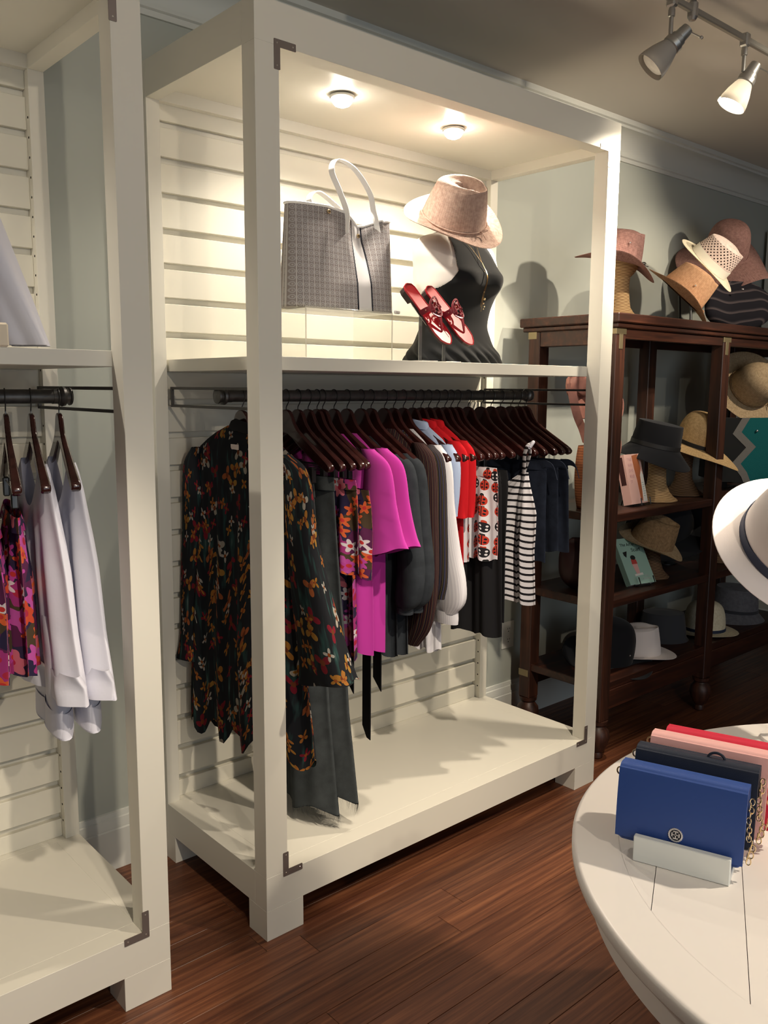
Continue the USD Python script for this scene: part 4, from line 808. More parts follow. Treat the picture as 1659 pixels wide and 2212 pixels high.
R_ = bust_rings(0.005, np.linspace(1.604, 2.060, 170), 420); rel = R_ - np.array([BX, BY, 0]); keep = np.ones(R_.shape[:2], bool)
zz, xx, fr = rel[..., 2], np.abs(rel[..., 0]), rel[..., 1] < 0
lim = np.interp(zz, [1.832, 1.838, 1.850, 1.87, 1.90, 1.95, 2.0, 2.03, 2.06], [0.30, 0.165, 0.143, 0.126, 0.110, 0.096, 0.086, 0.074, 0.062])
keep &= np.where(fr, (zz < 1.84) | (xx < lim), (zz < 1.80) | (zz > 2.035) & (xx < 0.09))
ruf = 0.5 * (1 - np.tanh((zz - 1.645) / 0.018)); an = np.arctan2(rel[..., 1], rel[..., 0])
k_ = 1 + ruf * (0.085 + 0.045 * np.sin(17 * an + 140 * zz)); R_[..., 0] = BX + rel[..., 0] * k_; R_[..., 1] = BY + rel[..., 1] * k_
v, f = grid(R_, close_v=True); kf = keep.reshape(-1)[f].all(1); part(t, 'knit', (v, f[kf]), M['black_knit'], smooth=True)
t = thing('necklace', 'fine gold lariat necklace with long tassel on the black halter top', 'necklace', (0.99, 0.17, 1.78))
yfr = lambda z: BY - float(np.interp(z, [b[0] for b in BP], [b[2] + b[3] for b in BP])) - 0.012
part(t, 'chain', cat([tube(smoothpath([(BX - 0.05 + dx, yfr(2.035) + 0.01, 2.035), (BX - 0.022 + dx * 0.5, yfr(1.99), 1.99), (BX - 0.006, yfr(1.935) - 0.004, 1.935)], 14), 0.0008, 5) for dx in (0.0,)] + [tube(smoothpath([(BX + 0.05, yfr(2.035) + 0.01, 2.035), (BX + 0.014, yfr(1.99), 1.99), (BX - 0.006, yfr(1.935) - 0.004, 1.935)], 14), 0.0008, 5)]), M['gold'])
part(t, 'tassel', cat([tube(smoothpath([(BX - 0.006, yfr(1.935) - 0.005, 1.935), (BX - 0.004 + i * 0.002, yfr(1.88) - 0.006, 1.885), (BX - 0.003 + i * 0.003, yfr(1.83) - 0.012, 1.83), (BX - 0.002 + i * 0.004, yfr(1.80) - 0.012, 1.775 + 0.014 * abs(i))], 16), 0.0009, 5) for i in (-1, 0, 1)] + [trimesh.creation.icosphere(1, r).apply_translation((BX - 0.003 + dx, yfr(1.83) - 0.014, z)) for z, r, dx in ((1.905, .0022, 0), (1.838, .0024, 0), (1.815, .0042, .003), (1.80, .003, -.002), (1.79, .003, 0.002), (1.782, .0025, -0.002))]), M['gold'])
hat('straw_hat', 'blush straw fedora with eyelets resting on the mannequin bust', (0.897, 0.205, 2.066), lean(0.16, 0.74, 0.60), (0.62, -0.72, -0.55), M['straw_blush'], 1.04, R=0.090, L=0.104, Hc=0.125, brim=0.060, style='fedora', dip=0.30, side=0.45, taper=0.76, cord='straw_blush')

# red sandals on stands
def medallion(r):
    ring = Point(0, 0).buffer(r, 40).difference(Point(0, 0).buffer(r * 0.80, 40)); b = []
    for k in range(4):
        T = unary_union([sbox(-0.075 * r, 0.10 * r, 0.075 * r, 0.62 * r), sbox(-0.40 * r, 0.50 * r, 0.40 * r, 0.66 * r), sbox(-0.40 * r, 0.42 * r, -0.30 * r, 0.66 * r), sbox(0.30 * r, 0.42 * r, 0.40 * r, 0.66 * r)])
        if k % 2: T = affinity.scale(T, 0.8, 1.0, origin=(0, 0))
        b.append(affinity.rotate(T, 90 * k, origin=(0, 0)))
    return unary_union(b), ring
def sandal(label, toe, heel, hint, mirror):
    toe, heel = np.array(toe), np.array(heel); d = unit(toe - heel); nrm = np.array(hint, float); nrm = unit(nrm - d * (nrm @ d)); w = np.cross(nrm, d) * (1 if mirror else 1)
    L = np.linalg.norm(toe - heel); t = thing('sandal', label, 'sandal', heel, 0, None)
    side = [(0.0, 0.0), (0.02, 0.022), (0.08, 0.0295), (0.25, 0.029), (0.45, 0.0305), (0.62, 0.038), (0.78, 0.041), (0.90, 0.034), (0.97, 0.019), (1.0, 0.0)]
    s = np.array(side); tt = np.linspace(0, 1, 40); ww = np.interp(tt, s[:, 0], s[:, 1]); ww[0] = 0.004; ww[-1] = 0.004
    outl = Polygon([(a * L, b) for a, b in zip(tt, ww)] + [(a * L, -b) for a, b in zip(tt[::-1], ww[::-1])]).buffer(0.004).buffer(-0.003)
    F = lambda m, o=0.0: frame(m, heel + nrm * o, d, w, nrm)
    part(t, 'footbed', F(extrude(outl, 0.004), 0.0), M['sandal_red']); part(t, 'footbed_edge', F(tube(np.c_[np.array(outl.exterior.coords)[:-1:3], np.full(len(np.array(outl.exterior.coords)[:-1:3]), 0.004)], 0.0022, 6, closed=True)), M['sandal_red'])
    part(t, 'sole', F(extrude(outl.buffer(-0.001), 0.008), -0.0085), M['sandal_sole']); part(t, 'heel_block', F(extrude(outl.intersection(sbox(-0.01, -0.1, 0.055, 0.1)).buffer(-0.002), 0.012), -0.020), M['sandal_sole'])
    cx = 0.50 * L; T, ring = medallion(0.033); up = 0.042
    med = unary_union([T, ring]); v, f = extrude(med, 0.003).vertices, extrude(med, 0.003).faces
    v = np.array(v); v[:, 2] -= 0.25 * (v[:, 1] ** 2) / 0.03; v, f = frame((v, f), (cx, 0, up), (0.96, 0, -0.28), (0, 1, 0), (0.28, 0, 0.96)); part(t, 'medallion', F((v, f)), M['sandal_strap_red'], 'openwork round emblem on the strap')
    for sg in (1, -1):
        pth = smoothpath([(cx - 0.012, sg * 0.037, 0.001), (cx - 0.010, sg * 0.038, 0.018), (cx - 0.006, sg * 0.032, 0.034), (cx, sg * 0.022, up)], 12); part(t, 'side_strap', F(ribbon(pth, (1, 0, 0), 0.017, 0.0025)), M['sandal_strap_red'])
        part(t, 'stud', F(trimesh.creation.icosphere(1, 0.0028).apply_translation((cx - 0.009, sg * 0.036, 0.023))), M['gold'])
    part(t, 'toe_thong', F(ribbon(smoothpath([(cx + 0.024, 0, up - 0.008), (0.70 * L, 0, 0.022), (0.79 * L, 0.0, 0.008), (0.81 * L, 0, 0.002)], 12), (0, 1, 0), np.linspace(0.020, 0.006, 12), 0.0025)), M['sandal_strap_red'])
sandal('left red thong sandal with openwork medallion, tilted toe-down on its stand', (0.763, 0.085, 1.655), (0.672, 0.190, 1.838), (0.10, -0.72, 0.50), False)
sandal('right red thong sandal with openwork medallion, nearer the mannequin', (0.866, 0.085, 1.657), (0.758, 0.185, 1.836), (0.10, -0.72, 0.50), True)
for x, y, h, lab in ((0.672, 0.122, 1.735, 'dark metal sandal stand under the left red sandal'), (0.776, 0.122, 1.700, 'dark metal sandal stand under the right red sandal')):
    t = thing('sandal_stand', lab, 'shoe stand', (x, y, SH1), 0, None)
    part(t, 'base', bx(x - 0.035, x + 0.035, y - 0.045, y + 0.055, SH1, SH1 + 0.003, 0.001), M['satin_nickel']); part(t, 'upright', bx(x - 0.007, x + 0.007, y - 0.001, y + 0.001, SH1 + 0.003, h, 0.0004), M['satin_nickel'])
    part(t, 'rest', frame(bx(-0.02, 0.02, -0.001, 0.001, -0.03, 0.05, 0.0005), (x, y, h), unit((0.66, 0.60, 0)), unit((-0.45, -0.75, 0.55)), unit((-0.40, 0.45, 0.80))), M['satin_nickel'])

# left cabinet's shelf: white shirt on a low form, cream box
t = thing('white_shirt', 'white shirt sleeve hanging over the left cabinet shelf at the picture edge', 'shirt', (-0.60, 0.3, SH1))
v, f, uv = sleeve(-0.62, [(0.30, 2.02, 0.085, 0.060), (0.285, 1.90, 0.075, 0.055), (0.27, 1.78, 0.066, 0.050), (0.26, 1.68, 0.062, 0.046), (0.255, 1.612, 0.058, 0.044)], 0.004, 4, 0.4)
v[:, 0] += 0.40 * (2.02 - v[:, 2]) * 0.9; part(t, 'sleeve', (v, f), M['white_cloth'], uv=uv)
v, f, uv = cloth_body(-0.86, [(2.03, 0.20, 0.40, 0.10), (1.99, 0.17, 0.43, 0.16), (1.85, 0.17, 0.44, 0.17), (1.62, 0.17, 0.44, 0.18)], 3, 0.008, 0.3, drop=0.0); part(t, 'body', (v, f), M['white_cloth'], uv=uv)
single('cream_box', bx(-0.700, -0.585, 0.05, 0.150, SH1, SH1 + 0.050, 0.004), M['cream_card'], 'small cream box on the left cabinet shelf by the picture edge', 'box')

# ------------------------------------------------------------------ dark hat étagère
ux0, ux1, uy0, uy1 = 1.660, 3.430, 0.070, 0.556
t = thing('hat_shelf_unit', 'dark mahogany open shelf unit full of hats beside the white cabinet', 'shelf unit', ((ux0 + ux1) / 2, (uy0 + uy1) / 2, 0))
W_, WU = M['mahogany'], M['mahogany_upright']
part(t, 'top', bx(ux0, ux1, uy0, uy1, 1.771, 1.807, 0.004), W_)
part(t, 'top_moulding', bx(ux0 + 0.012, ux1 - 0.012, uy0 + 0.012, uy1 - 0.008, 1.752, 1.771, 0.004), W_)
PX = [(1.680, 1.745), (2.512, 2.577), (3.345, 3.410)]
for a, b in PX:
    for c_, d_ in ((0.092, 0.150), (0.462, 0.520)):
        p = part(t, 'upright', bx(a, b, c_, d_, 0.165, 1.752, 0.003), WU)
for y0, y1 in ((0.096, 0.118), (0.500, 0.518)):
    for (a, b), (c_, d_) in zip(PX[:-1], PX[1:]): part(t, 'apron', bx(b, c_, y0, y1, 1.712, 1.752, 0.002), W_)
for a, b in PX[::2]: part(t, 'side_apron', bx(a + 0.004, b - 0.004, 0.150, 0.462, 1.690, 1.752, 0.002), W_)
for z in (1.022, 0.668, 0.322):
    part(t, 'shelf', bx(1.690, 3.400, 0.100, 0.514, z - 0.034, z, 0.003), W_)
for y0, y1 in ((0.096, 0.118), (0.500, 0.518)): part(t, 'bottom_rail', bx(1.745, 3.345, y0, y1, 0.205, 0.288, 0.003), W_)
foot = [(0, 0.0), (0.018, 0.0), (0.024, 0.006), (0.024, 0.020), (0.020, 0.028), (0.027, 0.034), (0.042, 0.062), (0.050, 0.092), (0.046, 0.118), (0.032, 0.136), (0.030, 0.142), (0.038, 0.150), (0.040, 0.165), (0, 0.165)]
for a, b in PX:
    for c_, d_ in ((0.092, 0.150), (0.462, 0.520)): part(t, 'turned_foot', lathe(foot, 26, ((a + b) / 2, (c_ + d_) / 2, 0)), WU)
for a, b in PX:                                           # brass corner straps
    part(t, 'brass_strap', bx(a - 0.0015, b + 0.0015, 0.0905, 0.120, 1.728, 1.750, 0.001), M['old_brass']); part(t, 'brass_strap', bx(a + 0.020, b - 0.020, 0.0905, 0.093, 1.672, 1.730, 0.001), M['old_brass'])
part(t, 'brass_strap', bx(1.6785, 1.682, 0.478, 0.522, 1.722, 1.752, 0.001), M['old_brass']); part(t, 'brass_strap', bx(1.6785, 1.682, 0.470, 0.522, 0.262, 0.292, 0.001), M['old_brass'])

T0, S1, S2, S3 = 1.807, 1.022, 0.668, 0.322
# top of the unit
head_form('hat_stand', 'pale woven hat stand under the rose hat on top of the dark unit', (1.905, 0.235, T0), 0.20, 0.070, 0.036)
hat('rose_hat', 'dusty rose wide-brimmed hat on a woven stand, nearest the white cabinet', (1.855, 0.225, 2.030), lean(0.20, 0.95, 0.12), (0.62, -0.70, -0.35), M['straw_rose'], 1.0, R=0.090, L=0.098, Hc=0.118, brim=0.068, dip=0.75, side=0.45, taper=0.84, charm=(-1.3, 0.07), cord='ribbon_black')
hat('tan_hat', 'tan straw fedora with thin cord leaning on top of the dark unit', (2.395, 0.245, 1.935), lean(0.62, 0.72, 0.25), (0.55, -0.62, -0.75), M['straw_tan'], 1.06, R=0.088, L=0.102, Hc=0.125, brim=0.072, dip=0.30, side=0.40, taper=0.82, charm=(-1.5, 0.06), cord='straw_tan')
t = thing('hat_easel', 'thin black wire easel behind the tan and openwork hats', 'hat stand', (2.50, 0.36, T0), 0, None)
part(t, 'upright', tube([(2.545, 0.33, T0), (2.560, 0.36, 2.08)], 0.006, 8), M['black_wire']); part(t, 'upright', tube([(2.66, 0.34, T0), (2.665, 0.36, 2.10)], 0.006, 8), M['black_wire']); part(t, 'crossbar', tube([(2.560, 0.36, 2.06), (2.665, 0.36, 2.07)], 0.005, 8), M['black_wire']); part(t, 'foot', bx(2.52, 2.69, 0.30, 0.40, T0, T0 + 0.006, 0.002), M['black_wire'])
hat('openwork_hat', 'cream-brimmed fedora with open brown lattice crown and cream band', (2.590, 0.230, 2.088), lean(0.55, 0.62, 0.45), (0.55, -0.62, -0.75), M['straw_openwork'], 1.02, band='ribbon_cream', bandh=0.036, R=0.088, L=0.100, Hc=0.118, brim=0.060, dip=0.20, side=0.15, taper=0.84, brim_m=M['straw_cream'])
hat('floppy_hat', 'mauve floppy round hat, tallest at the back on top of the unit', (3.060, 0.400, 2.190), lean(-0.05, 0.80, 0.60), (-0.6, -0.7, 0.2), M['straw_rose'], 1.18, style='round', R=0.090, L=0.092, Hc=0.120, brim=0.110, dip=0.40, side=-0.55, wave=0.024, cord='straw_rose')
t = thing('floppy_hat_stand', 'dark post holding up the mauve floppy hat', 'hat stand', (3.03, 0.42, T0), 0, None)
part(t, 'post', tube([(3.03, 0.42, T0), (3.02, 0.41, 2.25)], 0.010, 10), M['black_wire']); part(t, 'foot', lathe([(0, T0), (0.06, T0), (0.06, T0 + 0.008), (0, T0 + 0.010)], 24, (3.03, 0.42, 0)), M['black_wire'])
def soft_bag(name, label, pos, w, h, d, m, lean_=(0, 0, 1), face=(-0.5, -0.85, 0), cat_='bag', parts=True, round_=0.5):
    ex = unit(np.cross(face, lean_)); ez = unit(lean_); ey = np.cross(ez, ex)
    t = thing(name, label, cat_, pos); n, K = 72, 24; a = np.arange(n) / n * 2 * PI; P = []; U = []
    for i in range(K):
        s = i / (K - 1); ww = w / 2 * (np.sin(PI * min(1, 0.12 + 0.88 * (1 - s))) * 0 + (1 - (1 - round_) * 0 - round_ * abs(2 * s - 1) ** 3.2 * 0.75)); dd = d / 2 * (1 - abs(2 * s - 0.75) ** 2.5 * 0.75)
        P.append(np.stack([ww * np.sign(np.cos(a)) * np.abs(np.cos(a)) ** 0.6, max(0.006, dd) * np.sin(a), np.full(n, s * h)], 1)); U.append(np.stack([ww * np.cos(a), s * h + 0.012 * np.sin(np.cos(a) * 5)], 1))
    v, f = loft(np.array(P), True, True); uv = np.vstack([np.vstack(U), [[0, 0], [0, h]]]); v, f = frame((v, f), pos, ex, ey, ez); part(t, 'body', (v, f), m, uv=uv); return t, ex, ey, ez
t, ex, ey, ez = soft_bag('knit_bag', 'dark knitted pouch bag with wavy grey stripes below the floppy hat', (2.960, 0.255, T0 + 0.001), 0.42, 0.235, 0.10, M['dark_wave_stripe'], (0.0, 0.05, 1), (-0.30, -0.95, 0), round_=0.9)
part(t, 'metal_charm', trimesh.creation.icosphere(1, 0.006).apply_translation((2.86, 0.195, T0 + 0.185)), M['silver'])

# first shelf: black bucket hat, pink book, straw hats, chevron bag
head_form('hat_stand', 'woven hat stand under the black bucket hat on the second level', (2.255, 0.235, S1), 0.225, 0.092, 0.040)
hat('bucket_hat', 'black felt bucket hat beside the pink book', (2.235, 0.240, 1.268), lean(0.18, 0.95, 0.10), (0.62, -0.72, -0.2), M['hat_felt_black'], 1.0, style='bucket', band='ribbon_black', bandh=0.018, R=0.098, L=0.108, Hc=0.105, brim=0.085, taper=0.90, wave=0.012)
head_form('hat_stand', 'dark woven hat stand with a red tag under the golden straw hat', (2.555, 0.275, S1), 0.215, 0.092, 0.038, 'wicker_dark')
single('price_tag', cat([bx(2.610, 2.650, 0.195, 0.1965, S1 + 0.075, S1 + 0.175, 0.0003)]), M['tag_red'], 'red swing tag hanging beneath the golden straw hat', 'tag')
hat('gold_straw_hat', 'golden straw hat with wide brim and thin black band', (2.585, 0.235, 1.262), lean(0.22, 0.92, 0.22), (0.62, -0.72, -0.3), M['straw_gold'], 1.08, style='round', band='ribbon_black', bandh=0.016, R=0.092, L=0.096, Hc=0.115, brim=0.105, dip=0.50, side=-0.10)
hat('oat_straw_hat', 'large oat-coloured straw hat shown face-on, hung highest in the right bay', (3.035, 0.215, 1.525), lean(0.22, 0.42, 0.88), (0.70, -0.50, -0.5), M['straw_oat'], 1.15, style='round', R=0.088, L=0.096, Hc=0.105, brim=0.085, dip=0.25, side=0.20, cord='straw_brown')
t = thing('oat_hat_stand', 'black wire stand holding the large oat straw hat', 'hat stand', (3.03, 0.33, S1), 0, None)
part(t, 'post', tube([(3.03, 0.34, S1), (3.02, 0.30, 1.50)], 0.007, 8), M['black_wire']); part(t, 'foot', bx(2.97, 3.09, 0.28, 0.40, S1, S1 + 0.006, 0.002), M['black_wire'])
def chevron_bag():
    x0, z0 = 2.735, S1 + 0.052; ex = unit((0.90, -0.44, 0)); n = unit((-0.44, -0.90, 0)); o = np.array([x0, 0.31, z0]); t = thing('chevron_bag', 'knitted pouch bag in black and teal with grey zigzag, behind the golden straw hat', 'bag', o)
    w, h = 0.46, 0.30
    outline = Polygon([(0.02, 0.03), (0.10, 0.006), (0.24, 0.0), (0.38, 0.008), (w - 0.02, 0.03), (w - 0.03, h), (0.03, h)]).buffer(0.008)
    zig = [(0.235, 0), (0.185, 0.085), (0.265, 0.165), (0.175, 0.235), (0.235, h + 0.02)]; zig = [(0.260, -0.02)] + [(0.235, 0.03), (0.185, 0.085), (0.265, 0.165), (0.180, 0.235), (0.235, h + 0.02)]
    right = Polygon(zig + [(w + 0.1, h + 0.02), (w + 0.1, -0.02)]).intersection(outline); left = outline.difference(right); band = LineString(zig).buffer(0.019, cap_style=2, join_style=2).intersection(outline)
    for nm, pl, th, m in (('black_panel', left.difference(band), 0.05, 'black_knit'), ('teal_panel', right.difference(band), 0.05, 'teal_knit'), ('zigzag_stripe', band, 0.052, 'grey_knit')):
        part(t, nm, frame(extrude(pl, th), o - n * 0.0, ex, (0, 0, 1), n), M[m])
    part(t, 'metal_charm', trimesh.creation.icosphere(1, 0.007).apply_translation(o + ex * 0.29 + n * 0.056 + np.array([0, 0, 0.245])), M['silver'])
    part(t, 'stand_foot', bx(x0 + 0.16, x0 + 0.26, 0.28, 0.32, S1, z0 - 0.004, 0.003), M['black_wire'])
chevron_bag()
hat('dark_rose_hat', 'small dusky rose hat edge showing at the right picture border', (3.29, 0.20, 1.30), lean(-0.2, 0.5, 0.6), (0.6, -0.7, 0), M['straw_rose'], 1.0, style='round', R=0.088, L=0.092, Hc=0.11, brim=0.06)

# books on little wire easels
def easel(label, pos, ex, up, n, w):
    t = thing('book_easel', label, 'book stand', pos)
    for s in (-0.28, 0.28):
        b = np.array(pos) + ex * w * s
        part(t, 'hook', tube([b - n * 0.002 + up * 0.10 - n * 0.018, b - n * 0.004, b + n * 0.030 + np.array([0, 0, 0.000]), b + n * 0.032 + up * 0.030], 0.0026, 6), M['black_wire'])
        part(t, 'back_leg', tube([b + up * 0.10 - n * 0.018, b - n * 0.075 * np.array([1, 1, 0]) + np.array([0, 0, -0.010])], 0.0026, 6), M['black_wire'])
    part(t, 'crossbar', tube([np.array(pos) - ex * w * 0.28, np.array(pos) + ex * w * 0.28], 0.0026, 6), M['black_wire'])
def book(name, label, o, ex, up, w, h, th, cover):
    """o: lower left front corner as seen from the front; ex along the width"""
    n = np.cross(ex, up); t = thing(name, label, 'book', o)
    F = lambda m, off=0.0: frame(m, np.array(o) + n * off, ex, up, n)
    part(t, 'front_cover', F(bx(0, w, 0, h, -0.0015, 0, 0.0003)), M[cover]); part(t, 'back_cover', F(bx(0, w, 0, h, -th, -th + 0.0015, 0.0003)), M[cover]); part(t, 'spine', F(bx(0, 0.0015, 0, h, -th + 0.0015, -0.0015, 0.0003)), M[cover]); part(t, 'pages', F(bx(0.0016, w - 0.003, 0.003, h - 0.003, -th + 0.0016, -0.0016, 0.0003)), M['paper_white'])
    return t, F
def flat(poly, h=0.0006): return extrude(poly, h)
ex = unit((1.0, 0.02, 0)); b1 = np.array([1.975, 0.175, S1 + 0.012]); up1 = unit(np.cross(unit(np.cross(ex, (0.0, 0.0, 1.0)) + np.array([0, 0, 0.26])), ex)); up1 = up1 if up1[2] > 0 else -up1
t, F = book('pink_book', 'thick pink book with rust print standing on an easel below the bucket hat', b1, ex, up1, 0.125, 0.215, 0.042, 'book_pink')
part(t, 'rust_print', F(flat(Polygon([(0.058, 0.208), (0.104, 0.213), (0.110, 0.15), (0.098, 0.12), (0.094, 0.05), (0.088, 0.012), (0.074, 0.012), (0.070, 0.10), (0.062, 0.15)])), 0.0001), M['book_rust'])
part(t, 'pale_print', F(flat(Polygon([(0.098, 0.118), (0.112, 0.14), (0.123, 0.12), (0.123, 0.006), (0.092, 0.006), (0.096, 0.05)])), 0.0001), M['paper_white'])
TW = []
for k, w_ in enumerate(('THE', 'WAY', 'SHE', 'WEARS', 'IT')):
    q_ = meshkit.text_mesh(w_, 0.013, 0.0006); q_.apply_scale([min(1, 0.036 / q_.extents[0]), 1, 1]); q_.apply_translation((0.018, 0.186 - 0.024 * k, 0)); TW.append(q_)
part(t, 'title', F(cat(TW), 0.0001), M['print_faint'])
part(t, 'small_print', F(cat([flat(sbox(0.101, 0.030 + 0.0095 * k, 0.101 + 0.012 + 0.003 * (k % 3), 0.033 + 0.0095 * k)) for k in range(7)]), 0.0008), M['print_grey'])
part(t, 'spine_panel', frame(bx(-0.0006, 0, 0.085, 0.205, -0.034, -0.010, 0.0002), b1, ex, up1, np.cross(ex, up1)), M['book_maroon'])
easel('wire easel holding the pink book', b1 + ex * 0.0625 - np.array([0, 0, 0.009]), ex, up1, np.cross(ex, up1), 0.125)
b2 = np.array([2.000, 0.180, S2 + 0.012]); ex2 = unit((0.97, -0.22, 0)); up2 = unit(np.cross(unit(np.cross(ex2, (0, 0, 1.0)) + np.array([0, 0, 0.62])), ex2)); up2 = up2 if up2[2] > 0 else -up2
t, F = book('mint_book', 'mint green book with handwritten title leaning back on an easel', b2, ex2, up2, 0.150, 0.215, 0.030, 'book_mint')
def words(txt, h, x, y): 
    m = meshkit.text_mesh(txt, h, 0.0006); m.apply_translation((x, y, 0)); return m
part(t, 'title', F(cat([words('The Art of the', 0.013, 0.018, 0.178), words('Scarf', 0.016, 0.072, 0.150)]), 0.0002), M['print_black'])
part(t, 'author_line', F(cat([words('by', 0.007, 0.095, 0.030), words('Amanda', 0.009, 0.082, 0.016)]) if False else cat([flat(sbox(0.095, 0.032, 0.118, 0.036)), flat(sbox(0.085, 0.018, 0.128, 0.024))]), 0.0002), M['print_grey'])
part(t, 'hair_print', F(cat([flat(Polygon([(0.020, 0.150), (0.045, 0.154), (0.040, 0.142), (0.032, 0.125), (0.022, 0.135)])), flat(affinity.scale(Point(0.067, 0.122).buffer(0.014), 1, 0.8))]), 0.0002), M['print_black'])
part(t, 'scarf_print', F(flat(Polygon([(0.053, 0.115), (0.080, 0.112), (0.082, 0.092), (0.050, 0.092)])), 0.0002), M['print_red']); part(t, 'dress_print', F(flat(Polygon([(0.050, 0.092), (0.080, 0.092), (0.078, 0.048), (0.058, 0.046)])), 0.0002), M['print_pale_pink']); part(t, 'skirt_print', F(flat(Polygon([(0.046, 0.046), (0.092, 0.050), (0.094, 0.040), (0.044, 0.036)])), 0.0002), M['paper_white'])
easel('wire easel holding the mint green book', b2 + ex2 * 0.075 - np.array([0, 0, 0.009]), ex2, up2, np.cross(ex2, up2), 0.15)

# second shelf
head_form('hat_stand', 'dark woven hat stand under the brown straw trilby', (2.270, 0.245, S2), 0.16, 0.075, 0.034, 'wicker_dark')
hat('brown_trilby', 'brown straw trilby with paler brim beside the mint green book', (2.225, 0.225, 0.842), lean(0.28, 0.85, 0.30), (0.68, -0.70, -0.35), M['straw_brown'], 0.97, R=0.088, L=0.102, Hc=0.118, brim=0.058, dip=0.40, side=0.40, taper=0.80, brim_m=M['straw_oat'])
hat('dark_wide_hat', 'black wide hat in the shadow behind the brown trilby', (2.560, 0.330, 0.860), lean(-0.35, 0.7, 0.55), (0.7, -0.6, 0), M['hat_felt_black'], 1.15, style='round', R=0.090, L=0.096, Hc=0.11, brim=0.10, dip=0.1, side=0.1)
t = thing('dark_hat_post', 'black post holding the wide black hat above the second shelf', 'hat stand', (2.60, 0.37, S2), 0, None)
part(t, 'post', tube([(2.60, 0.37, S2), (2.585, 0.35, 0.90)], 0.010, 8), M['black_wire']); part(t, 'foot', lathe([(0, S2), (0.05, S2), (0.05, S2 + 0.006), (0, S2 + 0.008)], 20, (2.60, 0.37, 0)), M['black_wire'])
head_form('hat_stand', 'dark woven stand with a white card in the right bay', (2.865, 0.240, S2), 0.16, 0.085, 0.036, 'wicker_dark', False)
single('swing_card', bx(2.745, 2.800, 0.155, 0.1565, S2 + 0.055, S2 + 0.115, 0.0003), M['paper_white'], 'white card hanging in the right bay beside the big white hat', 'tag')
hat('dark_bay_hat', 'black hat in shadow in the right bay behind the big white hat', (2.88, 0.24, 0.860), lean(0.1, 0.9, 0.1), (0.7, -0.7, 0), M['hat_felt_black'], 1.0, style='round', R=0.088, L=0.095, Hc=0.10, brim=0.06, band='ribbon_cream', bandh=0.010)
t, ex_, ey_, ez_ = soft_bag('burgundy_bag', 'dark burgundy bag with black strap seen through the white cabinet', (1.845, 0.300, S2 + 0.001), 0.24, 0.22, 0.11, M['burgundy_bag_leather'], (0, 0, 1), (-0.75, -0.66, 0), round_=0.6)
part(t, 'strap', ribbon(smoothpath([(1.80, 0.27, 0.875), (1.765, 0.255, 0.955), (1.755, 0.25, 0.90), (1.720, 0.232, 0.78), (1.690, 0.215, 0.70), (1.700, 0.205, 0.682), (1.735, 0.225, 0.76), (1.780, 0.245, 0.87)], 40), (0.5, -0.8, 0.1), 0.026, 0.003), M['black_cloth'])

# pink hanging bag seen through the cabinet opening
t = thing('pink_bag', 'dusty pink loop-handled bag with rust ribbed pouch behind the white post', 'bag', (1.80, 0.30, S1))
part(t, 'ruched_top', loft(np.array([[(1.800 + (0.125 * k) * math.cos(a), 0.30 + 0.05 * k * math.sin(a) - 0.004 * math.sin(11 * a), z + 0.006 * math.sin(9 * a)) for a in np.linspace(0, 2 * PI, 60, endpoint=False)] for z, k in ((1.585, .75), (1.560, 1.0), (1.530, 1.03), (1.505, 0.96), (1.495, 0.90))]), True, True), M['pink_bag_leather'], smooth=True)
for sg in (-1, 1):
    part(t, 'handle', ribbon(smoothpath([(1.80 + sg * 0.120, 0.295, 1.540), (1.80 + sg * 0.112, 0.285, 1.47), (1.80 + sg * 0.085, 0.28, 1.40), (1.80 + sg * 0.045, 0.28, 1.345), (1.80 + sg * 0.020, 0.28, 1.300)], 24), (0.75, -0.66, 0.1), 0.034, 0.010), M['pink_bag_leather'])
part(t, 'lining', bx(1.735, 1.865, 0.30, 0.312, 1.395, 1.50, 0.004), M['pink_bag_leather']); part(t, 'buckle', tube([(1.762, 0.262, 1.300), (1.79, 0.262, 1.302), (1.80, 0.268, 1.285)], 0.004, 6), M['black_wire'])
pz = np.linspace(1.285, 1.023, 20); P = np.array([[(1.810 + (0.02 + 0.058 * math.sin(PI * min(1, 0.15 + 0.75 * s)) ** 0.6) * math.cos(a), 0.29 + 0.035 * math.sin(a), z) for a in np.linspace(0, 2 * PI, 32, endpoint=False)] for s, z in zip(np.linspace(0, 1, 20), pz)])
v, f = loft(P, True, True); part(t, 'ribbed_pouch', (v, f), M['rust_rib'], uv=np.stack([v[:, 0], v[:, 2]], 1))
for k, (dx, z) in enumerate(((0.205, 1.44), (0.200, 1.27))):
    part(t, 'loop', tube(np.array([(1.80 + dx + 0.016 * math.cos(a), 0.275, z + 0.040 * math.sin(a)) for a in np.linspace(0, 2 * PI, 20, endpoint=False)]), 0.006, 6, closed=True), M['pink_bag_leather'])
single('white_price_card', bx(1.765, 1.845, 0.165, 0.245, S1, S1 + 0.004, 0.001), M['paper_white'], 'flat white card on the dark shelf seen through the white cabinet', 'card')

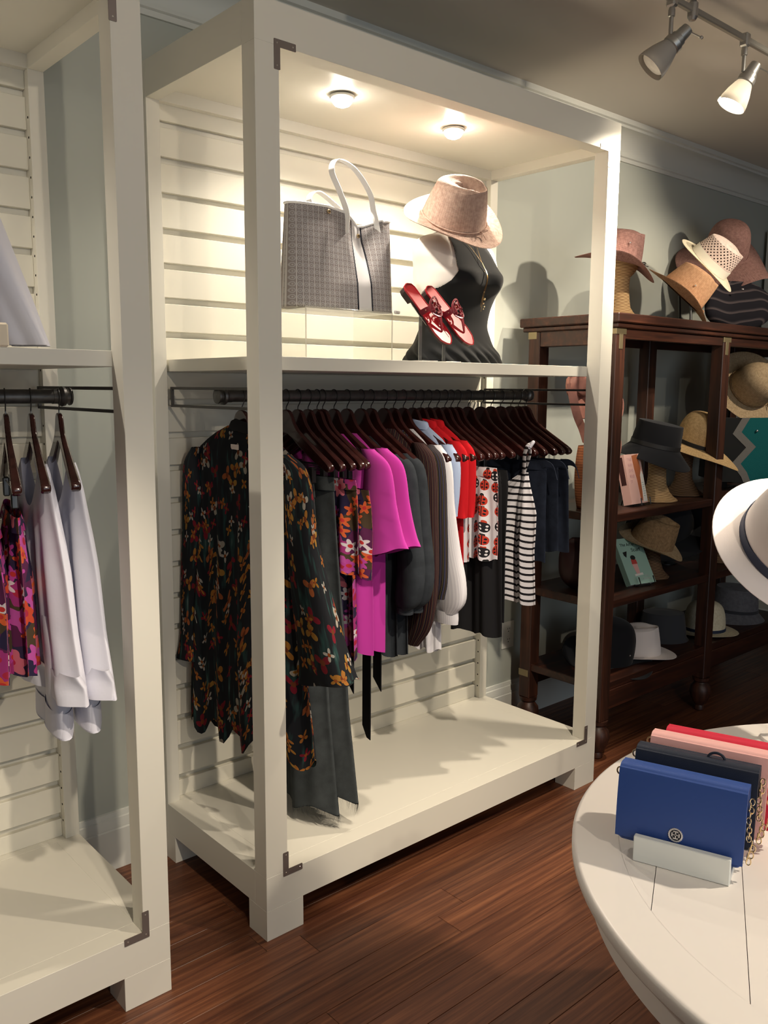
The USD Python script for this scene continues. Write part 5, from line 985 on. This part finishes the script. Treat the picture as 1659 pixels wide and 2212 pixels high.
# bottom shelf
hat('white_felt_hat', 'white felt fedora on the bottom shelf in front of the dark hats', (2.165, 0.235, S3 + 0.014), (0.02, 0.0, 1), (0.75, -0.66, 0), M['hat_felt_white'], 1.03, R=0.086, L=0.102, Hc=0.118, brim=0.066, dip=0.05, side=0.22, taper=0.84)
hat('black_felt_hat', 'large black floppy felt hat at the left end of the bottom shelf', (1.985, 0.270, S3 + 0.022), (-0.06, -0.22, 0.97), (0.75, -0.66, 0), M['hat_felt_black'], 1.10, style='round', R=0.094, L=0.100, Hc=0.13, brim=0.082, dip=0.05, side=0.0, wave=0.010, charm=(-0.9, 0.05))
hat('dark_grey_hat', 'dark grey felt hat behind the white one on the bottom shelf', (2.500, 0.310, S3 + 0.012), (0.03, 0.02, 1), (0.75, -0.66, 0), M['hat_felt_dark'], 1.05, style='bucket', R=0.096, L=0.108, Hc=0.110, brim=0.05, taper=0.86)
hat('cream_panama', 'cream panama hat with dark band on the bottom shelf, right bay', (2.765, 0.235, S3 + 0.010), (0, 0, 1), (0.75, -0.66, 0), M['straw_cream'], 1.02, band='ribbon_navy', bandh=0.014, style='round', R=0.088, L=0.098, Hc=0.115, brim=0.062, dip=0.08, side=0.10)
hat('grey_trilby', 'grey felt trilby on the bottom shelf under the big white hat', (3.120, 0.260, S3 + 0.045), lean(0.05, 1, 0.03), (0.75, -0.66, 0), M['hat_felt_grey'], 1.12, style='bucket', band='hat_felt_dark', bandh=0.014, R=0.094, L=0.106, Hc=0.110, brim=0.062, taper=0.88)

# wall outlet
t = thing('wall_outlet', 'white double wall socket above the baseboard between cabinet and dark unit', 'socket', (1.735, YW, 0.345))
part(t, 'cover_plate', bx(1.695, 1.775, YW - 0.006, YW - 0.0005, 0.345, 0.470, 0.0025), M['white_plastic'])
for z in (0.383, 0.432):
    rc = part(t, 'receptacle', frame(extrude(Point(0, 0).buffer(0.0165).intersection(sbox(-0.014, -0.02, 0.014, 0.02)), 0.0012), (1.735, YW - 0.006, z), (1, 0, 0), (0, 0, 1), (0, -1, 0)), M['white_plastic'])
    part(rc, 'slots', cat([bx(1.735 + dx - 0.0012, 1.735 + dx + 0.0012, YW - 0.0078, YW - 0.0071, z + 0.001, z + 0.009, 0.0002) for dx in (-0.0062, 0.0062)] + [bx(1.7325, 1.7375, YW - 0.0078, YW - 0.0071, z - 0.010, z - 0.006, 0.0002)]), M['dark_hole'])

# ------------------------------------------------------------------ ceiling track with its heads
t = thing('track_rail', 'grey monorail lighting track under the ceiling at the top right', 'lighting track', (2.2, -0.31, 2.69))
part(t, 'bar', bx(0.4, 5.4, -0.3185, -0.3015, 2.683, 2.703, 0.003), M['track_bar_metal'])
for x in (1.42, 3.2, 4.8):
    part(t, 'standoff', lathe([(0, 2.66), (0.010, 2.662), (0.016, 2.672), (0.016, 2.712), (0.010, 2.718), (0.010, ZC - 0.006), (0.028, ZC - 0.005), (0.028, ZC), (0, ZC)], 20, (x, -0.31, 0)), M['satin_nickel'])
def head(x, label, d, lit, yaw=0):
    t = thing('track_spotlight', label, 'spotlight', (x, -0.31, 2.56), 0, None)
    part(t, 'clamp', bx(x - 0.013, x + 0.013, -0.325, -0.295, 2.668, 2.712, 0.005), M['satin_nickel'])
    part(t, 'stem', lathe([(0, 2.590), (0.0065, 2.590), (0.0065, 2.640), (0.0105, 2.642), (0.0105, 2.660), (0.008, 2.668), (0, 2.668)], 16, (x, -0.31, 0)), M['satin_nickel'])
    ez = unit(d); exx, eyy, _ = basis(ez, (0, 0, 1)); o = np.array([x, -0.31, 2.585]) + ez * 0.004 - exx * 0.0 + np.array([0.02, -0.012, -0.006])
    F = lambda prof, n=32: frame(lathe(prof, n), o, exx, eyy, ez)
    part(t, 'socket', F([(0, -0.050), (0.010, -0.050), (0.018, -0.046), (0.020, -0.030), (0.021, -0.012), (0.0245, -0.010), (0.0260, 0.004), (0.030, 0.006), (0.030, 0.022), (0.027, 0.026), (0, 0.026)]), M['satin_nickel'])
    part(t, 'shade', F([(0.0265, 0.024), (0.031, 0.034), (0.041, 0.062), (0.0475, 0.090), (0.0495, 0.108), (0.0480, 0.108), (0.0455, 0.090), (0.039, 0.063), (0.028, 0.034), (0.024, 0.026)], 40), M['frosted_glass'], 'frosted glass bell shade')
    part(t, 'bulb', F([(0, 0.027), (0.017, 0.030), (0.028, 0.055), (0.041, 0.094), (0.038, 0.098), (0.0, 0.102)]), M['bulb_glow'] if lit else M['white_plastic'], 'lit bulb face' if lit else 'unlit bulb')
    a = o - ez * 0.040; b = a + unit(eyy * -0.6 + np.array([0.75, -0.66, -0.75]) * 1.0) * 0.055
    part(t, 'aiming_handle', tube([a, b], 0.0022, 6), M['satin_nickel']); part(t, 'handle_knob', trimesh.creation.icosphere(2, 0.0055).apply_translation(b), M['satin_nickel'])
head(1.300, 'unlit track spotlight with frosted glass shade, the left one of two', (-0.48, 0.50, -0.70), False)
head(1.762, 'lit track spotlight with glowing bulb, at the top right corner', (-0.35, 0.34, -0.87), True)

# ------------------------------------------------------------------ round table with bags
TC = np.array([0.345, -1.548]); TR = 0.653; TZ = 0.76
t = thing('round_table', 'round white display table at the lower right holding bags and a hat', 'table', (*TC, 0))
th_ = np.linspace(0, 2 * PI, 160, endpoint=False)
du, dn = np.array([0.882, 0.471]), np.array([-0.471, 0.882]); cn = float(TC @ dn); cu = float(TC @ du)
RI = 0.575; edges = [cn - RI - 0.01, -1.9, -1.65, -1.40, -1.153, -1.024, cn + RI + 0.01]
disc = Point(cu, cn).buffer(RI, 64)
for a, b in zip(edges[:-1], edges[1:]):
    pl = disc.intersection(sbox(-9, a + 0.0005, 9, b - 0.0005))
    if pl.is_empty: continue
    part(t, 'table_board', frame(extrude(pl, 0.026), (0, 0, TZ - 0.026), (*du, 0), (*dn, 0), (0, 0, 1)), M['table_white'], smooth=20)
part(t, 'table_rim', loft(np.array([[(TC[0] + r * math.cos(a), TC[1] + r * math.sin(a), z) for a in th_] for r, z in ((RI - 0.0001, TZ - 0.026), (RI, TZ), (TR - 0.008, TZ), (TR - 0.003, TZ - 0.002), (TR, TZ - 0.007), (TR, TZ - 0.020), (TR - 0.004, TZ - 0.026), (TR - 0.010, TZ - 0.028), (RI, TZ - 0.028))])), M['table_white'], smooth=40)
part(t, 'table_apron', loft(np.array([[(TC[0] + r * math.cos(a), TC[1] + r * math.sin(a), z) for a in th_] for r, z in ((0.595, TZ - 0.028), (0.620, TZ - 0.028), (0.622, 0.672), (0.618, 0.667), (0.595, 0.667), (0.595, TZ - 0.028))])), M['table_white'], smooth=40)
for k in range(4):
    a = 0.98 + k * PI / 2; part(t, 'table_leg', lathe([(0, 0), (0.022, 0), (0.026, 0.05), (0.032, 0.40), (0.038, 0.60), (0.038, 0.735), (0, 0.735)], 20, (TC[0] + 0.44 * math.cos(a), TC[1] + 0.44 * math.sin(a), 0)), M['table_white'])
bt, bn = unit((0.32, -0.945, 0)), unit((0.945, 0.32, 0)); B0 = np.array([-0.033, -1.137, TZ])
def bag(name, label, off, s0, w, h, z0, dep, m, emblem=False, tilt=0.10, loop=False, chain=True):
    o = B0 + bn * off + bt * s0 + np.array([0, 0, z0]); up = unit(np.array([0, 0, 1.0]) + bn * tilt); n = unit(np.cross(bt, up)); n = n if n @ bn < 0 else -n; L = M[m]
    t = thing(name, label, 'handbag', o); Fm = lambda mesh: frame(mesh, o, bt, up, n) if np.linalg.det(np.stack([bt, up, n])) > 0 else frame((mesh.vertices, np.asarray(mesh.faces)[:, ::-1]) if hasattr(mesh, 'vertices') else (mesh[0], np.asarray(mesh[1])[:, ::-1]), o, bt, up, n)
    n_ = 5
    def slab(x0, x1, y0, y1, z0_, z1_, r):
        pl = sbox(x0 + r, y0 + r, x1 - r, y1 - r).buffer(r, 6); ms = []
        inn = pl.buffer(-0.0025); e = extrude(inn, z1_ - z0_); e.apply_translation((0, 0, z0_)); e2 = extrude(pl, z1_ - z0_ - 0.004); e2.apply_translation((0, 0, z0_ + 0.002))
        return trimesh.convex.convex_hull(np.vstack([e.vertices, e2.vertices]))
    part(t, 'back_compartment', Fm(slab(0.003, w - 0.003, 0.0, h - 0.006, -dep, -dep * 0.55, 0.008)), L); part(t, 'front_compartment', Fm(slab(0.003, w - 0.003, 0.002, h - 0.008, -dep * 0.52, -0.006, 0.008)), L)
    pr = [(h * 0.075, 0.0), (h * 0.5, 0.003), (h - 0.012, 0.001), (h - 0.004, -0.003), (h, -0.010), (h, -dep + 0.006), (h - 0.004, -dep - 0.001), (h - 0.05, -dep - 0.002)]
    q = smoothpath([(0, a, b) for a, b in pr], 30); xs = np.array([0, 0.004, w - 0.004, w]); P = []
    out = []
    for k in range(len(q)):
        tq = q[min(k + 1, len(q) - 1)] - q[max(k - 1, 0)]; nn = unit(np.array([0, -tq[2], tq[1]])); out.append((q[k], nn))
    ringpts = [p + nq * 0.0012 for p, nq in out] + [p - nq * 0.0012 for p, nq in out[::-1]]
    Pq = np.array([[(x, r[1], r[2]) for r in ringpts] for x in (0, w)]); part(t, 'flap', Fm(loft(Pq, True, True)), L, smooth=35)
    if emblem:
        T, ring = medallion(0.0098); ring2 = unary_union([Point(0, 0).buffer(0.0108, 32).difference(Point(0, 0).buffer(0.0088, 32))] + [Point(0.0108 * math.cos(a), 0.0108 * math.sin(a)).buffer(0.0009) for a in np.arange(0, 2 * PI, PI / 12)])
        e = extrude(ring2, 0.0016); e2 = extrude(T, 0.0013); d2 = extrude(Point(0, 0).buffer(0.0089, 24), 0.0005)
        for nm, mm, ma in (('emblem', cat([e, e2]), M['silver']), ('emblem_backing', d2, M['hat_felt_dark'])):
            mm = mm.copy(); mm.apply_translation((0.096, h * 0.265, 0.0028)); part(t, nm, Fm(mm), ma, 'silver round medallion emblem' if nm == 'emblem' else None)
    if loop: part(t, 'top_loop', Fm(tube(np.array([(0.125 + 0.013 * math.cos(a), h + 0.010 * math.sin(a), -dep * 0.6) for a in np.linspace(0, PI, 16)]), 0.0022, 6)), L)
    if chain:
        ms = []; rr = random.Random(len(name) * 7)
        for k, (bx_, by_) in enumerate([(w + 0.004, h - 0.020 - 0.0075 * j) for j in range(9)] + [(w + 0.010 - 0.001 * j, h - 0.085 - 0.006 * j) for j in range(6)]):
            a = np.linspace(0, 2 * PI, 10, endpoint=False); rot = k % 2
            lk = np.array([(0.0035 * math.cos(q_) * (1 - rot) + rr.uniform(-.001, .001) * 0, 0.0055 * math.sin(q_), 0.0035 * math.cos(q_) * rot) for q_ in a]) + np.array([bx_ + rr.uniform(-0.002, 0.003), by_, -dep * 0.5 + rr.uniform(-0.004, 0.004)])
            ms.append(tube(lk, 0.0011, 5, closed=True))
        part(t, 'chain', Fm(cat(ms)), M['gold'])
        part(t, 'chain_ring', Fm(tube(np.array([(-0.004 + 0.005 * math.cos(q_), h - 0.018 + 0.006 * math.sin(q_), -dep * 0.6) for q_ in np.linspace(0, 2 * PI, 12, endpoint=False)]), 0.0014, 6, closed=True)), M['gold'])
    return t
bag('blue_handbag', 'royal blue leather handbag with silver emblem, front of the row', 0.010, -0.034, 0.197, 0.128, 0.020, 0.034, 'blue_leather', True)
bag('navy_handbag', 'navy leather handbag standing directly behind the blue one', 0.054, -0.020, 0.192, 0.135, 0.030, 0.030, 'navy_leather', False, 0.12, True)
bag('pink_handbag', 'pale pink leather handbag between the navy and red ones', 0.096, -0.006, 0.188, 0.145, 0.030, 0.030, 'pink_leather', False, 0.12)
bag('red_handbag', 'crimson leather handbag at the back of the row on the table', 0.138, 0.010, 0.190, 0.142, 0.030, 0.030, 'red_leather', False, 0.12)
t = thing('bag_holder', 'frosted white block stand holding the row of handbags on the table', 'display stand', (*B0[:2], TZ))
Fh = lambda m: frame(m, B0, bt, (0, 0, 1), -bn) if np.linalg.det(np.stack([bt, np.array([0, 0, 1.0]), -bn])) > 0 else frame((m.vertices, m.faces[:, ::-1]), B0, bt, (0, 0, 1), -bn)
part(t, 'front_lip', Fh(bx(0, 0.148, 0.0005, 0.043, -0.006, 0.006, 0.0012)), M['frosted_block']); part(t, 'floor_plate', Fh(bx(0, 0.148, 0.0005, 0.012, -0.190, -0.006, 0.0012)), M['frosted_block'])
for k in range(4): part(t, 'back_support', Fh(bx(0.02, 0.128, 0.012, 0.075, -0.052 - 0.042 * k, -0.050 - 0.042 * k, 0.0006)), M['frosted_block'])

# big white hat on a stand at the right edge
hat('white_felt_fedora', 'big white felt hat with navy ribbon in the foreground at the right edge', (0.635, -1.085, 1.190), lean(0.02, 0.60, 0.72), (0.45, -0.60, -0.8), M['hat_felt_white'], 1.22, band='ribbon_navy', bandh=0.020, R=0.092, L=0.104, Hc=0.112, brim=0.048, dip=0.10, side=0.12, style='round')
t = thing('table_hat_stand', 'slim white hat stand on the round table under the big white hat', 'hat stand', (0.640, -1.090, TZ), 0, None)
part(t, 'pole', tube([(0.64, -1.090, TZ + 0.008), (0.640, -1.090, 1.20)], 0.008, 12), M['table_white']); part(t, 'base', lathe([(0, TZ), (0.055, TZ), (0.055, TZ + 0.008), (0.012, TZ + 0.014), (0, TZ + 0.014)], 28, (0.64, -1.090, 0)), M['table_white']); part(t, 'knob', trimesh.creation.icosphere(2, 0.05).apply_translation((0.63, -1.095, 1.235)), M['table_white'])
